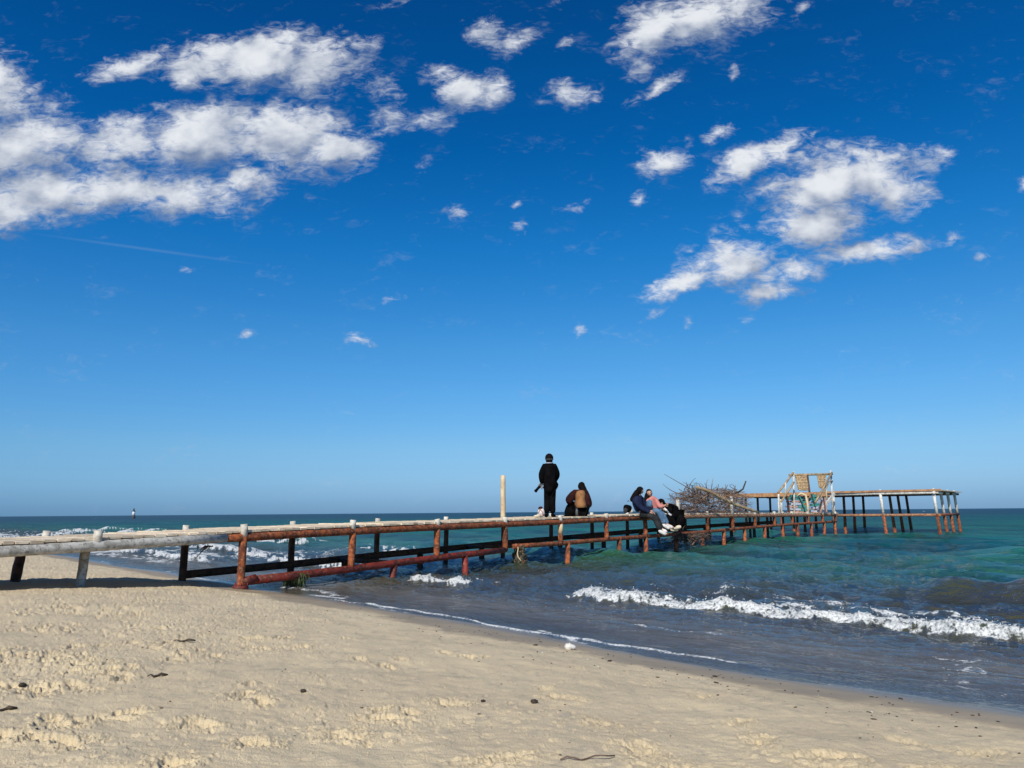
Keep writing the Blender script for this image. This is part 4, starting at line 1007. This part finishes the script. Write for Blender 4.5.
# clouds live on the sky sphere: gnomonic coordinates of the viewing direction about north
yy = t.m('MAXIMUM', sx.outputs[1], .02)
cx = t.new('ShaderNodeCombineXYZ'); t.l.new(t.m('DIVIDE', sx.outputs[0], yy), cx.inputs[0]); t.l.new(t.m('DIVIDE', sx.outputs[2], yy), cx.inputs[1])
def uv(px, py): d = ray(px, py); return d.x/d.y, d.z/d.y
BL = [(-8,95,52,48,0,1),(15,150,80,55,0,1.1),(45,192,120,34,0,1.0),(0,205,60,28,0,1),(125,145,58,34,5,1),(200,137,78,38,8,1.1),(285,135,85,38,5,1.1),(330,150,50,36,0,1),
 (110,190,110,30,0,.9),(190,198,80,26,5,.9),(250,182,60,24,15,.8),(200,216,30,14,20,.6),(60,217,60,14,0,.7),
 (200,66,58,24,5,.9),(262,62,80,34,8,1.1),(322,62,55,32,5,1),(130,68,52,14,10,.75),(355,45,32,14,10,.7),(165,50,24,12,0,.5),(372,85,30,18,0,.6),(388,118,34,26,30,.55),(425,120,36,18,20,.55),
 (485,34,28,20,0,.9),(512,44,34,16,25,.6),(462,88,40,26,-10,.9),(490,94,26,24,0,.9),(436,78,26,14,20,.65),(568,95,27,18,0,.95),(590,98,16,8,20,.5),
 (655,28,52,30,35,1.0),(700,18,60,34,10,1.05),(735,5,50,24,0,.9),(640,62,28,14,60,.7),(655,90,40,11,35,.65),(640,100,12,14,0,.4),(565,45,10,14,-30,.55),(730,72,12,8,45,.6),
 (664,163,30,22,0,1.0),(720,134,20,14,25,.9),(640,193,15,9,15,.75),(690,140,10,10,0,.5),(742,168,48,20,28,.95),(785,148,40,16,30,.85),(770,185,40,16,30,.7),
 (830,185,66,38,15,1.1),(868,178,60,38,12,1.0),(820,222,58,26,5,1.05),(895,200,44,34,20,.85),(925,160,34,18,30,.6),(938,147,18,8,20,.65),
 (690,280,56,14,18,.85),(735,262,54,22,8,.95),(790,270,66,17,12,.9),(858,250,72,15,12,.85),(905,240,40,15,12,.7),(770,295,48,13,8,.75),(656,305,30,8,28,.7),(655,282,26,7,20,.6),(735,225,30,22,30,.4),(690,250,16,10,20,.5),
 (460,211,17,9,15,.6),(516,226,12,10,0,.65),(572,213,24,8,22,.65),(513,206,10,6,20,.5),(425,166,14,9,10,.5),(357,341,22,9,5,.75),(394,297,18,7,20,.5),(250,331,16,8,10,.5),(582,328,13,6,15,.5),(310,205,14,8,0,.4),
 (688,325,12,6,15,.5),(745,320,20,8,20,.5),(976,257,13,6,25,.5),(955,232,22,7,25,.5),(1022,187,14,11,0,.9),(560,0,20,16,0,.4),(395,5,30,8,0,.35),(800,10,20,10,60,.45),(185,272,10,5,0,.45)]
grp = bpy.data.node_groups.new('cloud_field', 'ShaderNodeTree')
grp.interface.new_socket('Vector', in_out='INPUT', socket_type='NodeSocketVector'); grp.interface.new_socket('Value', in_out='OUTPUT', socket_type='NodeSocketFloat'); grp.interface.new_socket('Body', in_out='OUTPUT', socket_type='NodeSocketFloat')
q = NT(grp); gi = q.new('NodeGroupInput'); go = q.new('NodeGroupOutput'); v0 = gi.outputs[0]
wn = q.new('ShaderNodeTexNoise'); q.l.new(v0, wn.inputs['Vector']); wn.inputs['Scale'].default_value = 14; wn.inputs['Detail'].default_value = 5; wn.inputs['Roughness'].default_value = .6
vw_ = q.vm('ADD', v0, q.vm('SCALE', q.vm('SUBTRACT', wn.outputs['Color'], (.5,.5,.5)), scale=.06))
acc = None
for px, py, rx, ry, rt, wt in BL:
    if rx < 31: wt *= .80
    u0, v_ = uv(px, py); u1, _ = uv(px+rx, py); _, v1 = uv(px, py-ry)
    mp = q.map(vw_, loc=(u0, v_, 0), rot=(0, 0, R(rt)), scale=((u1-u0)*(1.28 if rx >= 50 else 1.14), (v1-v_)*(1.28 if rx >= 50 else 1.14), 1), typ='TEXTURE')
    gt = q.new('ShaderNodeTexGradient', gradient_type='QUADRATIC_SPHERE'); q.l.new(mp, gt.inputs[0])
    ln = q.m('MULTIPLY', q.m('SQRT', gt.outputs['Fac']), wt)
    acc = ln if acc is None else q.m('SMOOTH_MAX', acc, ln, .12)
str_ = q.map(v0, rot=(0,0,R(-17)), scale=(1,1.9,1))
nA = q.noise(str_, 12, 7, .58, .3); nB = q.noise(q.map(v0, rot=(0,0,R(-24)), scale=(1,2.1,1)), 44, 8, .64, .9); nC = q.noise(q.map(v0, scale=(1,1.25,1)), 21, 3.5, .5, .2)
val = q.m('ADD', acc, q.m('ADD', q.m('MULTIPLY', q.m('SUBTRACT', nA, .5), 1.35), q.m('MULTIPLY', q.m('SUBTRACT', nB, .5), 1.15)))
val = q.m('MULTIPLY', val, q.rng(acc, .02, .16))
q.l.new(val, go.inputs[0]); q.l.new(q.m('ADD', q.m('MULTIPLY', acc, .75), q.m('MULTIPLY', nC, 1.5)), go.inputs[1])
def field(vec):
    g_ = t.new('ShaderNodeGroup'); g_.node_tree = grp; t.l.new(vec, g_.inputs[0]); return g_.outputs[0], g_.outputs[1]
f0, b0 = field(cx.outputs[0])
f1, b1 = field(t.vm('ADD', cx.outputs[0], (-.010, .020, 0)))
f2, b2_ = field(t.vm('ADD', cx.outputs[0], (-.012, .050, 0)))
base = t.rng(f0, .10, .84)
alpha = t.m('MULTIPLY', t.m('POWER', base, 1.1), .97)
shade = t.m('ADD', t.m('MULTIPLY', t.m('SUBTRACT', b0, b1), .95), t.m('MULTIPLY', t.m('SUBTRACT', b0, b2_), .65))
shade = t.m('ADD', shade, t.m('MULTIPLY', t.m('SUBTRACT', f0, f1), .26))
lit = t.rng(t.m('ADD', .47, t.m('MULTIPLY', shade, .72)), -.25, 1.25, 0, 1)
ccol = t.mix(lit, (.17,.24,.39), (.82,.85,.89))
north = t.rng(sx.outputs[1], .05, .15)
# contrail
l0, l1 = uv(30, 233), uv(262, 265)
al = math.atan2(l1[1]-l0[1], l1[0]-l0[0]); mp = t.map(cx.outputs[0], loc=((l0[0]+l1[0])/2, (l0[1]+l1[1])/2, 0), rot=(0,0,al), scale=(.17, .0028, 1), typ='TEXTURE')
gt = t.new('ShaderNodeTexGradient', gradient_type='SPHERICAL'); t.l.new(mp, gt.inputs[0])
trail = t.m('MULTIPLY', gt.outputs['Fac'], .10)
col = t.mix(t.m('MULTIPLY', trail, north), clear, (.5,.6,.7))
col = t.mix(t.m('MULTIPLY', alpha, north), col, ccol)
t.l.new(col, bgn.inputs['Color']); bgn.inputs['Strength'].default_value = 1.0
w.cycles.sampling_method = 'MANUAL'; w.cycles.sample_map_resolution = 512

scene.view_settings.view_transform = 'Standard'; scene.view_settings.look = 'None'; scene.view_settings.gamma = 1
scene.view_settings.use_curve_mapping = False; scene.view_settings.exposure = 0.0
scene.cycles.transparent_max_bounces = 12; scene.cycles.max_bounces = 6
